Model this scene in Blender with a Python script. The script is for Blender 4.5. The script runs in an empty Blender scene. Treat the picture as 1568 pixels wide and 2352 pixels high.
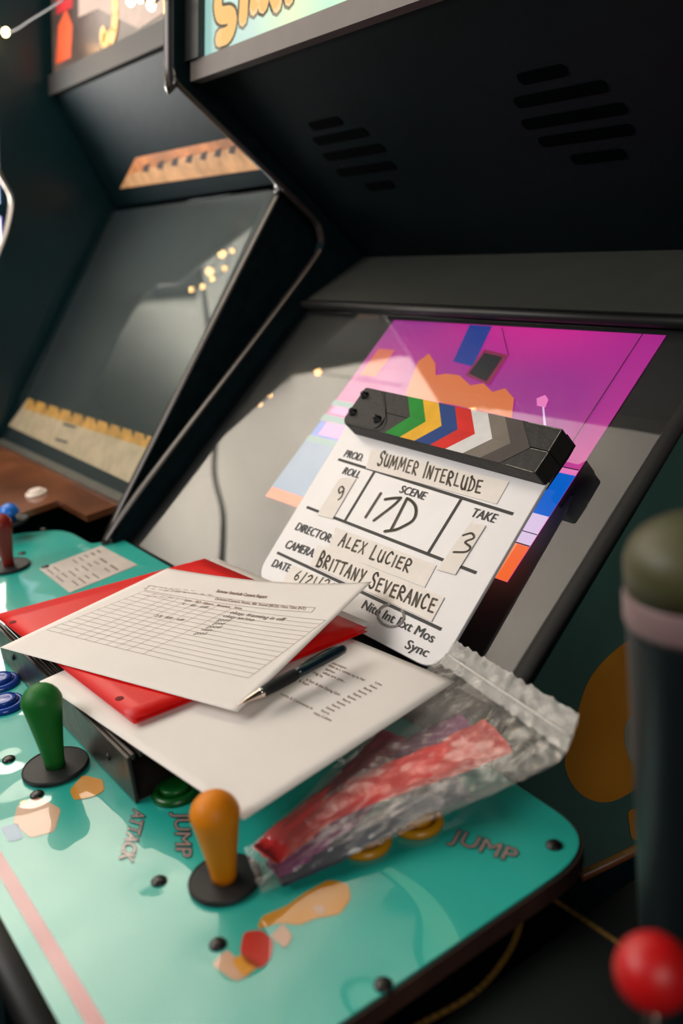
import bpy, bmesh, math, random
from mathutils import Vector, Matrix
random.seed(7)
SC = bpy.context.scene
COL = SC.collection
# ------------------------------------------------------------------ units
# Geometry is written in a survey frame whose origin is the camera; K and EYE turn it into metres above the floor.
K = 0.8
EYE = 1.32
F = 2146.0; CX, CY = 784.0, 1176.0
RX = Vector((0.58397971, 0.20015877, -0.78670462))
RY = Vector((0.8107599, -0.0955247, 0.57753217))
RZ = Vector((0.04044841, -0.97509564, -0.21806519))
def M3(p): return Vector((p[0]*K, p[1]*K, p[2]*K + EYE))
def sl(c):
    return tuple(((v/255.0)/12.92 if v/255.0 <= .04045 else ((v/255.0+.055)/1.055)**2.4) for v in c)

# ------------------------------------------------------------------ camera
cd = bpy.data.cameras.new('camera'); cam = bpy.data.objects.new('camera', cd); COL.objects.link(cam)
cd.sensor_fit = 'VERTICAL'; cd.sensor_height = 36.0; cd.lens = 36.0*F/2352.0
cd.clip_start = .02; cd.clip_end = 50
mw = Matrix.Identity(4)
for i, r in enumerate((RX, RY, RZ)):
    mw[i][0] = r[0]; mw[i][1] = -r[1]; mw[i][2] = -r[2]
mw[0][3], mw[1][3], mw[2][3] = 0, 0, EYE
cam.matrix_world = mw
cd.dof.use_dof = True; cd.dof.focus_distance = 0.86; cd.dof.aperture_fstop = 3.6
cd.dof.aperture_blades = 0
SC.camera = cam
# ------------------------------------------------------------------ world, exposure, lights
SC.view_settings.view_transform = 'Standard'; SC.view_settings.look = 'None'
SC.view_settings.gamma = 1.0; SC.view_settings.exposure = 0.0
SC.view_settings.use_curve_mapping = False
w = bpy.data.worlds.new('world'); SC.world = w; w.use_nodes = True
w.node_tree.nodes['Background'].inputs[0].default_value = (.25, .75, .8, 1)
w.node_tree.nodes['Background'].inputs[1].default_value = .02
def area(name, loc, target, size, power, color, sy=None, spread=180):
    l = bpy.data.lights.new(name, 'AREA'); l.energy = power; l.color = color; l.shape = 'RECTANGLE'
    l.size = size; l.size_y = sy or size; l.spread = math.radians(spread)
    o = bpy.data.objects.new(name, l); COL.objects.link(o); o.location = loc
    o.rotation_euler = (Vector(target)-Vector(loc)).to_track_quat('-Z', 'Y').to_euler()
    return o
# added unseen uplights brightening the pale cloth over the left-hand cabinets, and a soft ceiling lamp over the players' side
area('added_uplight', (-2.5, .10, 1.50), (-2.45, .36, 2.5), .8, 72, (1, .97, .93))
area('added_uplight', (-4.1, -.45, 1.50), (-4.0, -.2, 2.5), .9, 74, (1, .97, .93))
area('soft_ceiling_lamp', (-1.5, -1.35, 2.42), (-.6, .35, .95), 1.5, 58, (1, .955, .915))
area('added_side_fill', (1.5, -.7, 2.3), (-.4, .5, 1.0), 1.1, 24, (1, .94, .87))  # added unseen fill from the right, brightens the side artwork

# ------------------------------------------------------------------ materials
MC = {}
def mat(name, rgb, rough=.5, metal=0, emit=0, emit_rgb=None, coat=0, var=.12, scale=30, bump=0, bscale=60, spec=.5, coat_rough=.03, trans=0, ior=1.5):
    if name in MC: return MC[name]
    m = bpy.data.materials.new(name); m.use_nodes = True; nt = m.node_tree
    b = nt.nodes['Principled BSDF']; c = sl(rgb)
    b.inputs['Roughness'].default_value = rough; b.inputs['Metallic'].default_value = metal
    b.inputs['Specular IOR Level'].default_value = spec; b.inputs['IOR'].default_value = ior
    b.inputs['Coat Weight'].default_value = coat; b.inputs['Coat Roughness'].default_value = coat_rough
    b.inputs['Transmission Weight'].default_value = trans
    tc = nt.nodes.new('ShaderNodeTexCoord')
    n = nt.nodes.new('ShaderNodeTexNoise'); n.inputs['Scale'].default_value = scale; n.inputs['Detail'].default_value = 4
    nt.links.new(tc.outputs['Object'], n.inputs['Vector'])
    r = nt.nodes.new('ShaderNodeValToRGB')
    r.color_ramp.elements[0].position = .3; r.color_ramp.elements[1].position = .7
    r.color_ramp.elements[0].color = tuple(v*(1-var) for v in c)+(1,)
    r.color_ramp.elements[1].color = tuple(min(1, v*(1+var)) for v in c)+(1,)
    nt.links.new(n.outputs['Fac'], r.inputs['Fac']); nt.links.new(r.outputs['Color'], b.inputs['Base Color'])
    if emit:
        e = sl(emit_rgb or rgb)
        b.inputs['Emission Color'].default_value = e+(1,); b.inputs['Emission Strength'].default_value = emit
    if bump:
        n2 = nt.nodes.new('ShaderNodeTexNoise'); n2.inputs['Scale'].default_value = bscale; n2.inputs['Detail'].default_value = 3
        nt.links.new(tc.outputs['Object'], n2.inputs['Vector'])
        bp = nt.nodes.new('ShaderNodeBump'); bp.inputs['Strength'].default_value = bump; bp.inputs['Distance'].default_value = .01
        nt.links.new(n2.outputs['Fac'], bp.inputs['Height']); nt.links.new(bp.outputs['Normal'], b.inputs['Normal'])
    MC[name] = m
    return m
def glass_mat(name, ior, tint=(1, 1, 1), haze=0, rough=0.0, bump=0, bscale=30):
    m = bpy.data.materials.new(name); m.use_nodes = True; nt = m.node_tree; nt.nodes.clear()
    out = nt.nodes.new('ShaderNodeOutputMaterial'); mx = nt.nodes.new('ShaderNodeMixShader')
    t = nt.nodes.new('ShaderNodeBsdfTransparent'); t.inputs[0].default_value = tint+(1,)
    g = nt.nodes.new('ShaderNodeBsdfGlossy'); g.inputs['Roughness'].default_value = rough
    fr = nt.nodes.new('ShaderNodeFresnel'); fr.inputs[0].default_value = ior
    ge = nt.nodes.new('ShaderNodeNewGeometry'); inv = nt.nodes.new('ShaderNodeMath'); inv.operation = 'SUBTRACT'; inv.inputs[0].default_value = 1
    mu = nt.nodes.new('ShaderNodeMath'); mu.operation = 'MULTIPLY'
    nt.links.new(ge.outputs['Backfacing'], inv.inputs[1]); nt.links.new(inv.outputs[0], mu.inputs[0]); nt.links.new(fr.outputs[0], mu.inputs[1]); nt.links.new(mu.outputs[0], mx.inputs[0])
    src = t
    if haze:
        d = nt.nodes.new('ShaderNodeBsdfDiffuse'); d.inputs[0].default_value = (.92, .90, .86, 1)
        m2 = nt.nodes.new('ShaderNodeMixShader'); m2.inputs[0].default_value = haze
        nt.links.new(t.outputs[0], m2.inputs[1]); nt.links.new(d.outputs[0], m2.inputs[2]); src = m2
    nt.links.new(src.outputs[0], mx.inputs[1]); nt.links.new(g.outputs[0], mx.inputs[2])
    if bump:
        tc = nt.nodes.new('ShaderNodeTexCoord'); n2 = nt.nodes.new('ShaderNodeTexNoise')
        n2.inputs['Scale'].default_value = bscale; n2.inputs['Detail'].default_value = 4; n2.inputs['Distortion'].default_value = 1.5
        nt.links.new(tc.outputs['Object'], n2.inputs['Vector'])
        bp = nt.nodes.new('ShaderNodeBump'); bp.inputs['Strength'].default_value = bump; bp.inputs['Distance'].default_value = .01
        nt.links.new(n2.outputs['Fac'], bp.inputs['Height']); nt.links.new(bp.outputs['Normal'], g.inputs['Normal'])
        nt.links.new(bp.outputs['Normal'], fr.inputs['Normal'])
    nt.links.new(mx.outputs[0], out.inputs[0])
    return m
def overlay_mat(name, rgb, var=.05, streak=.35):
    """polycarbonate control-panel overlay: printed colour under a wavy glossy film"""
    m = mat(name, rgb, rough=.35, coat=1, var=var, scale=8, coat_rough=.015)
    nt = m.node_tree; b = nt.nodes['Principled BSDF']; b.inputs['Coat IOR'].default_value = 1.55
    tc = nt.nodes.new('ShaderNodeNewGeometry')
    n1 = nt.nodes.new('ShaderNodeTexNoise'); n1.inputs['Scale'].default_value = 7; n1.inputs['Detail'].default_value = 1.0; n1.inputs['Distortion'].default_value = .8
    wv = nt.nodes.new('ShaderNodeTexWave'); wv.inputs['Scale'].default_value = 4.5; wv.inputs['Distortion'].default_value = 9; wv.inputs['Detail'].default_value = 2
    nt.links.new(tc.outputs['Position'], n1.inputs['Vector']); nt.links.new(tc.outputs['Position'], wv.inputs['Vector'])
    b1 = nt.nodes.new('ShaderNodeBump'); b1.inputs['Strength'].default_value = .25; b1.inputs['Distance'].default_value = .012
    b2 = nt.nodes.new('ShaderNodeBump'); b2.inputs['Strength'].default_value = .03*streak; b2.inputs['Distance'].default_value = .01
    nt.links.new(n1.outputs['Fac'], b1.inputs['Height']); nt.links.new(wv.outputs['Fac'], b2.inputs['Height'])
    nt.links.new(b1.outputs['Normal'], b2.inputs['Normal']); last = b2
    # real dents: the film is drawn down around each bolt and swells beside the right-hand button cluster
    acc = None
    for (x, y, z), sg, am in DENTS:
        vd = nt.nodes.new('ShaderNodeVectorMath'); vd.operation = 'DISTANCE'; vd.inputs[1].default_value = (x, y, z); nt.links.new(tc.outputs['Position'], vd.inputs[0])
        q = nt.nodes.new('ShaderNodeMath'); q.operation = 'DIVIDE'; q.inputs[1].default_value = sg; nt.links.new(vd.outputs['Value'], q.inputs[0])
        q2 = nt.nodes.new('ShaderNodeMath'); q2.operation = 'MULTIPLY'; nt.links.new(q.outputs[0], q2.inputs[0]); nt.links.new(q.outputs[0], q2.inputs[1])
        q3 = nt.nodes.new('ShaderNodeMath'); q3.operation = 'MULTIPLY'; q3.inputs[1].default_value = -.5; nt.links.new(q2.outputs[0], q3.inputs[0])
        q4 = nt.nodes.new('ShaderNodeMath'); q4.operation = 'EXPONENT'; nt.links.new(q3.outputs[0], q4.inputs[0])
        q5 = nt.nodes.new('ShaderNodeMath'); q5.operation = 'MULTIPLY'; q5.inputs[1].default_value = am*100; nt.links.new(q4.outputs[0], q5.inputs[0])
        if acc is None: acc = q5
        else:
            a2 = nt.nodes.new('ShaderNodeMath'); a2.operation = 'ADD'; nt.links.new(acc.outputs[0], a2.inputs[0]); nt.links.new(q5.outputs[0], a2.inputs[1]); acc = a2
    if acc:
        b3 = nt.nodes.new('ShaderNodeBump'); b3.inputs['Strength'].default_value = 1.0; b3.inputs['Distance'].default_value = .01
        nt.links.new(acc.outputs[0], b3.inputs['Height']); nt.links.new(b2.outputs['Normal'], b3.inputs['Normal']); last = b3
    nt.links.new(last.outputs['Normal'], b.inputs['Coat Normal'])
    return m
DENTS = []
def emis(name, rgb, s):
    if name in MC: return MC[name]
    m = bpy.data.materials.new(name); m.use_nodes = True; nt = m.node_tree
    b = nt.nodes['Principled BSDF']; b.inputs['Base Color'].default_value = (.01, .01, .01, 1); b.inputs['Roughness'].default_value = .4
    b.inputs['Emission Color'].default_value = sl(rgb)+(1,); b.inputs['Emission Strength'].default_value = s
    MC[name] = m; return m
BLK = mat('black_laminate', (8, 26, 30), .55, var=.25, scale=60, bump=.05, bscale=300, spec=.1)
BLK2 = mat('black_plastic', (20, 24, 25), .38, var=.2, scale=40)
BLKM = mat('black_molding', (12, 14, 15), .5, var=.2, scale=40)
INK = mat('black_ink', (28, 26, 25), .6)
MARK = mat('marker_ink', (72, 62, 48), .6, var=.2, scale=200)
PAPER = mat('white_paper', (238, 231, 226), .75, var=.015, scale=20)
TAPE = mat('masking_tape', (238, 230, 222), .7, var=.03, scale=80)

# ------------------------------------------------------------------ object helpers
def center(vs):
    mn = [min(v[i] for v in vs) for i in range(3)]; mx = [max(v[i] for v in vs) for i in range(3)]
    return Vector([(a+b)/2 for a, b in zip(mn, mx)])
WL = {}
def obj(name, vs, fs, mats, parent=None, fm=None, smooth=False, base=None):
    """one mesh object; vs are survey-frame points"""
    W_ = [M3(v) for v in vs]; c = base or center(W_)
    me = bpy.data.meshes.new(name); me.from_pydata([tuple(v-c) for v in W_], [], fs)
    if not isinstance(mats, (list, tuple)): mats = [mats]
    for m in mats: me.materials.append(m)
    if fm:
        for p, k in zip(me.polygons, fm): p.material_index = k
    if smooth:
        for p in me.polygons: p.use_smooth = True
    me.update()
    o = bpy.data.objects.new(name, me); COL.objects.link(o); WL[o.name] = c
    if parent: o.parent = parent; o.location = c - WL[parent.name]
    else: o.location = c
    return o
def thing(name, label, cat, base, group=None, kind=None):
    o = bpy.data.objects.new(name, None); COL.objects.link(o); o.empty_display_size = .05
    c = M3(base); o.location = c; WL[o.name] = c
    return tag(o, label, cat, group, kind)
def tag(o, label, cat, group=None, kind=None):
    if label: o['label'] = label
    if cat: o['category'] = cat
    if group: o['group'] = group
    if kind: o['kind'] = kind
    return o
def bevel(o, wd=.002, seg=2):
    m = o.modifiers.new('bevel', 'BEVEL'); m.width = wd; m.segments = seg; m.limit_method = 'ANGLE'; m.angle_limit = math.radians(40)
    return o
class MB:
    def __init__(s): s.v = []; s.f = []; s.m = []
    def add(s, vs, fs, k=0):
        n = len(s.v); s.v += [Vector(v) for v in vs]; s.f += [tuple(i+n for i in f) for f in fs]; s.m += [k]*len(fs); return s
    def prism(s, poly, ext, k=0):
        n = len(poly); ext = Vector(ext); p = [Vector(q) for q in poly]
        fs = [tuple(range(n))[::-1], tuple(range(n, 2*n))] + [(i, (i+1) % n, (i+1) % n+n, i+n) for i in range(n)]
        return s.add(p+[q+ext for q in p], fs, k)
    def box(s, a, b, k=0):
        (x0, y0, z0), (x1, y1, z1) = a, b
        return s.prism([(x0, y0, z0), (x1, y0, z0), (x1, y1, z0), (x0, y1, z0)], (0, 0, z1-z0), k)
    def flat(s, poly, k=0): return s.add(poly, [tuple(range(len(poly)))], k)
    def lathe(s, prof, base, axis, k=0, seg=40, cap=True):
        ax = Vector(axis).normalized(); t = Vector((1, 0, 0)) if abs(ax.x) < .9 else Vector((0, 1, 0))
        e1 = ax.cross(t).normalized(); e2 = ax.cross(e1); base = Vector(base); vs = []; fs = []
        for r, h in prof:
            for j in range(seg):
                a = 2*math.pi*j/seg; vs.append(base+ax*h+(e1*math.cos(a)+e2*math.sin(a))*r)
        for i in range(len(prof)-1):
            for j in range(seg):
                fs.append((i*seg+j, i*seg+(j+1) % seg, (i+1)*seg+(j+1) % seg, (i+1)*seg+j))
        if cap: fs += [tuple(range(seg))[::-1], tuple(range((len(prof)-1)*seg, len(prof)*seg))]
        return s.add(vs, fs, k)
    def tube(s, pts, r, k=0, seg=8, flat=1.0):
        pts = [Vector(p) for p in pts]; vs = []; fs = []; up = None
        for i, p in enumerate(pts):
            d = (pts[min(i+1, len(pts)-1)]-pts[max(i-1, 0)]).normalized()
            if up is None: up = d.orthogonal().normalized()
            up = (up-d*up.dot(d)).normalized(); e2 = d.cross(up); rr = r[i] if isinstance(r, (list, tuple)) else r
            for j in range(seg):
                a = 2*math.pi*j/seg; vs.append(p+up*math.cos(a)*rr+e2*math.sin(a)*rr*flat)
        for i in range(len(pts)-1):
            for j in range(seg): fs.append((i*seg+j, i*seg+(j+1) % seg, (i+1)*seg+(j+1) % seg, (i+1)*seg+j))
        fs += [tuple(range(seg))[::-1], tuple(range((len(pts)-1)*seg, len(pts)*seg))]
        return s.add(vs, fs, k)
    def build(s, name, mats, parent=None, smooth=False, base=None): return obj(name, s.v, s.f, mats, parent, s.m, smooth, base)
def rnd(poly, r, seg=5):
    """round the corners of a 3D polygon; r may be a list"""
    out = []; n = len(poly); P = [Vector(p) for p in poly]
    for i in range(n):
        rr = r[i] if isinstance(r, (list, tuple)) else r; p = P[i]
        if rr <= 0: out.append(p); continue
        a = (P[i-1]-p); b = (P[(i+1) % n]-p); la = min(rr, a.length*.49); lb = min(rr, b.length*.49)
        a = p+a.normalized()*la; b = p+b.normalized()*lb
        for k in range(seg+1):
            t = k/seg; out.append(a*(1-t)**2+p*2*t*(1-t)+b*t*t)
    return out
def smooth_line(pts, n=8):
    P = [Vector(p) for p in pts]; P = [P[0]*2-P[1]]+P+[P[-1]*2-P[-2]]; out = []
    for i in range(1, len(P)-2):
        for k in range(n):
            t = k/n
            out.append(.5*((2*P[i])+(P[i+1]-P[i-1])*t+(2*P[i-1]-5*P[i]+4*P[i+1]-P[i+2])*t*t+(3*P[i]-P[i-1]-3*P[i+1]+P[i+2])*t**3))
    out.append(P[-2]); return out

# ------------------------------------------------------------------ measured planes of the place
def wray(x, y):
    c = Vector((x-CX, y-CY, F)); return Vector((RX.dot(c), RY.dot(c), RZ.dot(c)))
def hit(p, P0, N):
    r = wray(*p); return r*(P0.dot(N)/r.dot(N))
SY, SZ = 0.65532865, 0.75534387
MUP = Vector((0, SY, SZ)); MN = Vector((0, -SZ, SY)); MP = Vector((-1.19172721, .96379869, -.02309329))
def mon(p, off=0): return hit(p, MP+MN*off, MN)             # our cabinet's monitor glass plane
A10 = math.radians(10)
PN = Vector((0, -math.sin(A10), math.cos(A10))); PT = Vector((0, math.cos(A10), math.sin(A10))); PP = Vector((0, .625, -.414))
def pan(p, off=0): return hit(p, PP+PN*off, PN)             # our control panel plane
def panxy(x, y, off=0): return Vector((x, y, PP.z+(y-PP.y)*math.tan(A10)))+PN*off
def xp(p, x): r = wray(*p); return r*(x/r.x)
def yp(p, y): r = wray(*p); return r*(y/r.y)
A27 = math.radians(27.2)
LN = Vector((0, -math.cos(A27), math.sin(A27))); LUP = Vector((0, math.sin(A27), math.cos(A27))); LP = Vector((-1.56, .95, .204))
def lef(p, off=0): return hit(p, LP+LN*off, LN)             # left neighbour's glass plane
def c1(x, y): return (560+x/1.96, 860+y/1.96)               # coordinates read off an enlarged view of the slate

# ------------------------------------------------------------------ room shell
def struct(name, vs, fs, m):
    o = obj(name, vs, fs, m); o['kind'] = 'structure'; return o
XL, XR, YF, YB, ZF, ZC = -9.5, 3.5, -4.5, 1.95, -1.65, 1.5
def slab(name, a, b, m):
    q = MB().box(a, b); o = q.build(name, m); o['kind'] = 'structure'; return o
WALL = mat('dark_wall_paint', (34, 40, 44), .85, var=.1, scale=6)
CEIL = mat('dark_ceiling', (26, 34, 36), .95, var=.2, scale=3)
slab('floor', (XL, YF, ZF-.1), (XR, YB, ZF), mat('dark_carpet', (24, 22, 30), .95, var=.5, scale=120, bump=.4, bscale=400))
slab('ceiling', (XL, YF, ZC), (XR, YB, ZC+.1), CEIL)
slab('wall_back', (XL, YB, ZF), (XR, YB+.1, ZC), WALL)
slab('wall_front', (XL, YF-.1, ZF), (XR, YF, ZC), WALL)
slab('wall_left', (XL-.1, YF, ZF), (XL, YB, ZC), WALL)
slab('wall_right', (XR, YF, ZF), (XR+.1, YB, ZC), WALL)

# pale cloth stretched under the ceiling, lit from below, and a bright lamp panel beyond it
from mathutils import noise
def canopy():
    poly = [(-1.2, 1.25), (-3.75, 1.25), (-3.79, .70), (-3.84, .55), (-3.87, .40), (-4.17, .30), (-4.47, .18), (-4.69, .09), (-5.09, -.19), (-6.2, -.25), (-9.3, -1.6), (-9.3, -4.2), (-1.2, -1.9)]
    from mathutils.geometry import tessellate_polygon
    me = bmesh.new(); vs = [me.verts.new((x, y, 0)) for x, y in poly]; me.faces.new(vs)
    bmesh.ops.triangulate(me, faces=me.faces[:])
    for _ in range(6):
        lo = [e for e in me.edges if e.calc_length() > .12]
        if lo: bmesh.ops.subdivide_edges(me, edges=lo, cuts=1, use_grid_fill=True)
        bmesh.ops.triangulate(me, faces=me.faces[:])
    me.verts.ensure_lookup_table()
    V_ = []
    for v in me.verts:
        x, y = v.co.x, v.co.y
        h = .020*noise.noise(Vector((x*1.1, y*3.2, 0)))+.010*noise.noise(Vector((x*3.5+y*2, y*7, 4)))
        for k in range(-12, 3): h -= .012*math.exp(-((x*.93+y*.36-k*.8)/.035)**2)
        for k in range(-5, 3): h -= .010*math.exp(-((y-.28*x-k*.9-.3)/.03)**2)
        V_.append((x, y, 1.45+h))
    me.verts.index_update(); F_ = [tuple(v.index for v in f.verts) for f in me.faces]; me.free()
    o = obj('ceiling_cloth', V_, F_, mat('off_white_cloth', (232, 222, 208), .9, var=.05, scale=5), None, None, True)
    so = o.modifiers.new('thickness', 'SOLIDIFY'); so.thickness = .003
    return tag(o, 'pale off-white seamed cloth stretched below the dark ceiling, seen reflected in the screen glass', 'cloth')
canopy()
lp_ = MB().box((-6.4, .62, 1.42), (-4.45, 1.45, 1.495)).build('ceiling_lamp', emis('lamp_panel', (255, 244, 230), 7)); tag(lp_, 'bright white lamp panel on the ceiling beyond the cloth, seen mirrored in the turquoise deck', 'ceiling lamp')
# ------------------------------------------------------------------ arcade cabinet (the one with the slate)
X0, X1 = -1.5, -.565        # outer faces of the side panels
cab = thing('arcade_cabinet', 'black four-player arcade cabinet with glossy turquoise control deck and magenta screen, under the slate', 'arcade cabinet', (-1.03, 1.2, ZF))
prof = [(.715, .80), (.715, .362), (.722, .343), (.738, .330), (.932, .198), (1.0, .150), (1.014, .134), (1.020, .112), (1.012, .085), (.900, -.050), (.615, -.383),
        (.600, -.430), (.600, -.60), (.74, -.60), (.74, ZF), (1.75, ZF), (1.75, .80)]
def side(xa, xb, pr, nm, parent, m=BLK):
    s = MB().prism([(xa, y, z) for y, z in pr], (xb-xa, 0, 0)).build(nm, m, parent)
    return s
MOLD = mat('edge_molding', (46, 40, 36), .25, var=.2, scale=50, spec=.6)  # base colour lightened to stand in for the edge highlight
for xa, xb in ((X0, X0+.022), (X1-.022, X1)):
    s = side(xa, xb, prof, 'side_panel', cab)
    t = MB().tube(smooth_line([((xa+xb)/2, y-.0, z) for y, z in prof[:12]], 5), .0115, seg=8, flat=.35).build('edge_molding', MOLD if xa < -1 else mat('dark_molding', (26, 26, 25), .6, spec=.2), s, True)  # right-hand molding is a darker, duller copy without the painted highlight
# side artwork on the right-hand outer face
art = MB()
ax = X1+.0008
def onart(p, o=0): return xp(p, X1+.0008+o)
zone = [(.600, -.430), (.615, -.39), (.895, -.052), (1.008, .085), (1.70, .085), (1.70, -.588), (.602, -.588)]
art.flat([(X1+.0008, y, z) for y, z in zone])
ART = mat('side_art_teal', (60, 92, 86), .5, var=.15, scale=10)
OCH = mat('side_art_ochre', (176, 116, 30), .5, var=.12, scale=12)
PALE = mat('side_art_pale', (140, 140, 125), .5)
och = rnd([onart(p, .0006) for p in [(1500, 1430), (1400, 1500), (1350, 1560), (1330, 1620), (1310, 1700), (1290, 1760), (1330, 1830), (1400, 1850), (1480, 1800), (1560, 1700), (1570, 1500)]], .03)
art.flat(och, 1)
art.flat(rnd([onart(p, .001) for p in [(1440, 1640), (1430, 1700), (1450, 1760), (1530, 1760), (1530, 1640)]], .02), 2)
art.flat(rnd([onart(p, .001) for p in [(1440, 1860), (1450, 1930), (1520, 1930), (1520, 1850)]], .01), 1)
art.build('side_artwork', [ART, OCH, PALE], cab)
MB().tube([(X1+.004, y, -.590) for y in (.75, 1.0, 1.3, 1.7)], .006).build('art_trim', mat('brown_trim', (110, 62, 34), .4), cab, True)
xi0, xi1 = X0+.022, X1-.022
# sloping speaker panel with two groups of slots
A_, B_ = Vector((0, .752, .357)), Vector((0, 1.113, .087)); D_ = (B_-A_); SN = Vector((0, -D_.z, D_.y)).normalized(); SN = -SN if SN.y > 0 else SN
SN = Vector((0, -abs(D_.z), -abs(D_.y))).normalized()
def spk(p, off=0): return hit(p, A_+SN*off, SN)
MB().prism([(xi0, A_.y, A_.z), (xi1, A_.y, A_.z), (xi1, B_.y, B_.z), (xi0, B_.y, B_.z)], -SN*.02).build('speaker_panel', mat('speaker_panel_black', (3, 15, 18), .55, var=.2, scale=25, bump=.04, bscale=200, spec=.1), cab)
SLOTM = mat('slot_black', (0, 2, 2), .9, spec=.02)
def slot(pa, pb, wd):
    a, b = spk(pa, .0006), spk(pb, .0006); b = Vector((b.x, a.y, a.z)); d = D_.normalized()*wd
    q = rnd([a-d, b-d, b+d, a+d], wd*.95, 4); g = MB(); g.prism(q, SN*.0004)
    return g.build('speaker_slot', [SLOTM, BLK2], cab)
for a, b in [((1190, 184), (1300, 158)), ((1182, 238), (1395, 200)), ((1200, 288), (1440, 252)), ((1238, 328), (1458, 302)), ((1312, 368), (1435, 352)),
             ((712, 292), (782, 278)), ((722, 326), (845, 308)), ((745, 362), (885, 346)), ((775, 398), (908, 384)), ((842, 430), (902, 424))]: slot(a, b, .0085)
# header between speaker panel and glass, lit grey strip
GT = mon((1100, 722)); GT = Vector((0, GT.y, GT.z))
MB().prism([(xi0, B_.y, B_.z), (xi1, B_.y, B_.z), (xi1, GT.y+.006, GT.z+.012), (xi0, GT.y+.006, GT.z+.012)], (0, .02, -.02)).build('monitor_header', mat('header_grey', (48, 50, 46), .6, var=.1, scale=40, spec=.4), cab)
MB().tube([(xi0, GT.y-.002, GT.z+.002), (xi1, GT.y-.002, GT.z+.002)], .008).build('glass_retainer', BLKM, cab, True)
# monitor
mb = MB()
g0 = Vector((0, MP.y, MP.z))
def mxy(x, v, off=0): return Vector((x, MP.y, MP.z))+MUP*v+MN*off
v_top = (GT-g0).dot(MUP); v_bot = -.515
mb.prism([mxy(xi0, v_bot, -.012), mxy(xi1, v_bot, -.012), mxy(xi1, v_top, -.012), mxy(xi0, v_top, -.012)], -MN*.012)
mb.build('monitor_surround', mat('surround_black', (8, 12, 14), .6), cab)
# screen picture: plain colour areas
scr = MB()
def sp(p, o=0): return mon(p, -.011+o*.0004)
tl, tr, br, bl = (905, 735), (1530, 770), (1165, 1338), (610, 1140)
def lerp(a, b, t): return (a[0]+(b[0]-a[0])*t, a[1]+(b[1]-a[1])*t)
PW = [Vector(sp(tl)), Vector(sp(tr)), Vector(sp(br)), Vector(sp(bl))]
def bi(u, v, o=0):
    return (PW[3]*(1-u)+PW[2]*u)*(1-v)+(PW[0]*(1-u)+PW[1]*u)*v+MN*.0004*o
scr.flat([bi(0, 0), bi(1, 0), bi(1, 1), bi(0, 1)], 0)
def band(u0, u1, v0, v1, k, o=1): scr.flat([bi(u0, v0, o), bi(u1, v0, o), bi(u1, v1, o), bi(u0, v1, o)], k)
band(.0, 1, 0, .133, 3, 2)       # orange floor strip
band(.93, .965, 0, .133, 7, 3)
band(.0, 1, .133, .25, 2, 2); band(.0, 1, .133, .137, 6, 3); band(0, 1, .178, .181, 6, 3)
band(.0, .93, .25, .30, 2, 2)
band(.0, 1, .25, .415, 1, 1); band(.6, 1, .412, .436, 8, 2); band(.6, 1, .432, .436, 6, 3)
band(.0, .30, .05, .30, 4, 4); band(.0, .28, .30, .335, 5, 5); band(.04, .16, .345, .415, 8, 5); band(.0, .28, .415, .45, 5, 5)
band(.02, .10, .46, .50, 8, 5); band(.0, .2, .50, .53, 5, 5)
band(.03, .11, .68, .83, 9, 4)
scr.flat([sp(p, 4) for p in rnd([Vector((735, 1018, 0)), Vector((725, 1010, 0)), Vector((718, 1025, 0)), Vector((728, 1033, 0))], 4) for p in [(p[0], p[1])]], 1)
# dark window-like board hung by a string, sign on a stick, thin frame line
def pl(pts, k, o): scr.flat([sp(p, o) for p in pts], k)
pl([(1112, 802), (1168, 816), (1122, 884), (1068, 862)], 11, 4); pl([(1112, 810), (1154, 820), (1116, 876), (1076, 858)], 10, 5)
pl([(1151, 752), (1153, 752), (1168, 815), (1166, 815)], 6, 4)
band(.935, .938, .43, 1, 6, 3)
pl([(1232, 915), (1252, 907), (1259, 918), (1252, 936), (1233, 932)], 8, 4); pl([(1245, 934), (1249, 934), (1254, 978), (1248, 978)], 2, 4)
# plain blue banner and a low row of rounded orange mounds
pl([(1078, 746), (1130, 749), (1085, 842), (1040, 830)], 12, 3)
pl([(940, 880), (960, 830), (985, 812), (1000, 835), (1000, 862), (1025, 858), (1055, 862), (1080, 885), (1110, 880), (1130, 900), (1160, 892), (1180, 915), (1175, 960), (1040, 930), (930, 910)], 13, 5)
MAGE = emis('screen_magenta', (205, 40, 160), 1.0)
nt = MAGE.node_tree; tc = nt.nodes.new('ShaderNodeTexCoord'); nz = nt.nodes.new('ShaderNodeTexNoise'); nz.inputs['Scale'].default_value = 5; nz.inputs['Detail'].default_value = 0
cr = nt.nodes.new('ShaderNodeValToRGB'); cr.color_ramp.elements[0].position = .35; cr.color_ramp.elements[1].position = .65
cr.color_ramp.elements[0].color = sl((160, 30, 140))+(1,); cr.color_ramp.elements[1].color = sl((222, 30, 150))+(1,)
nt.links.new(tc.outputs['Object'], nz.inputs['Vector']); nt.links.new(nz.outputs['Fac'], cr.inputs['Fac']); nt.links.new(cr.outputs['Color'], nt.nodes['Principled BSDF'].inputs['Emission Color'])
scr.build('screen_picture', [MAGE, emis('screen_blue', (0, 100, 210), 1), emis('screen_lilac', (232, 205, 240), 1), emis('screen_orange', (255, 108, 48), 1),
    emis('screen_sky', (120, 175, 225), .5), emis('screen_aqua', (110, 190, 190), .5), emis('screen_line', (20, 15, 30), .3), emis('screen_peach', (255, 150, 105), 1),
    emis('screen_pink', (255, 130, 205), .9), emis('screen_salmon', (240, 110, 80), .8), emis('screen_dark', (12, 20, 34), .6), emis('screen_maroon', (150, 30, 80), .8),
    emis('screen_navy', (20, 60, 160), .8), emis('screen_amber', (236, 120, 60), .85)], cab)
GLASS = glass_mat('monitor_glass', 1.75, (.97, .98, .97))
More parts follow.
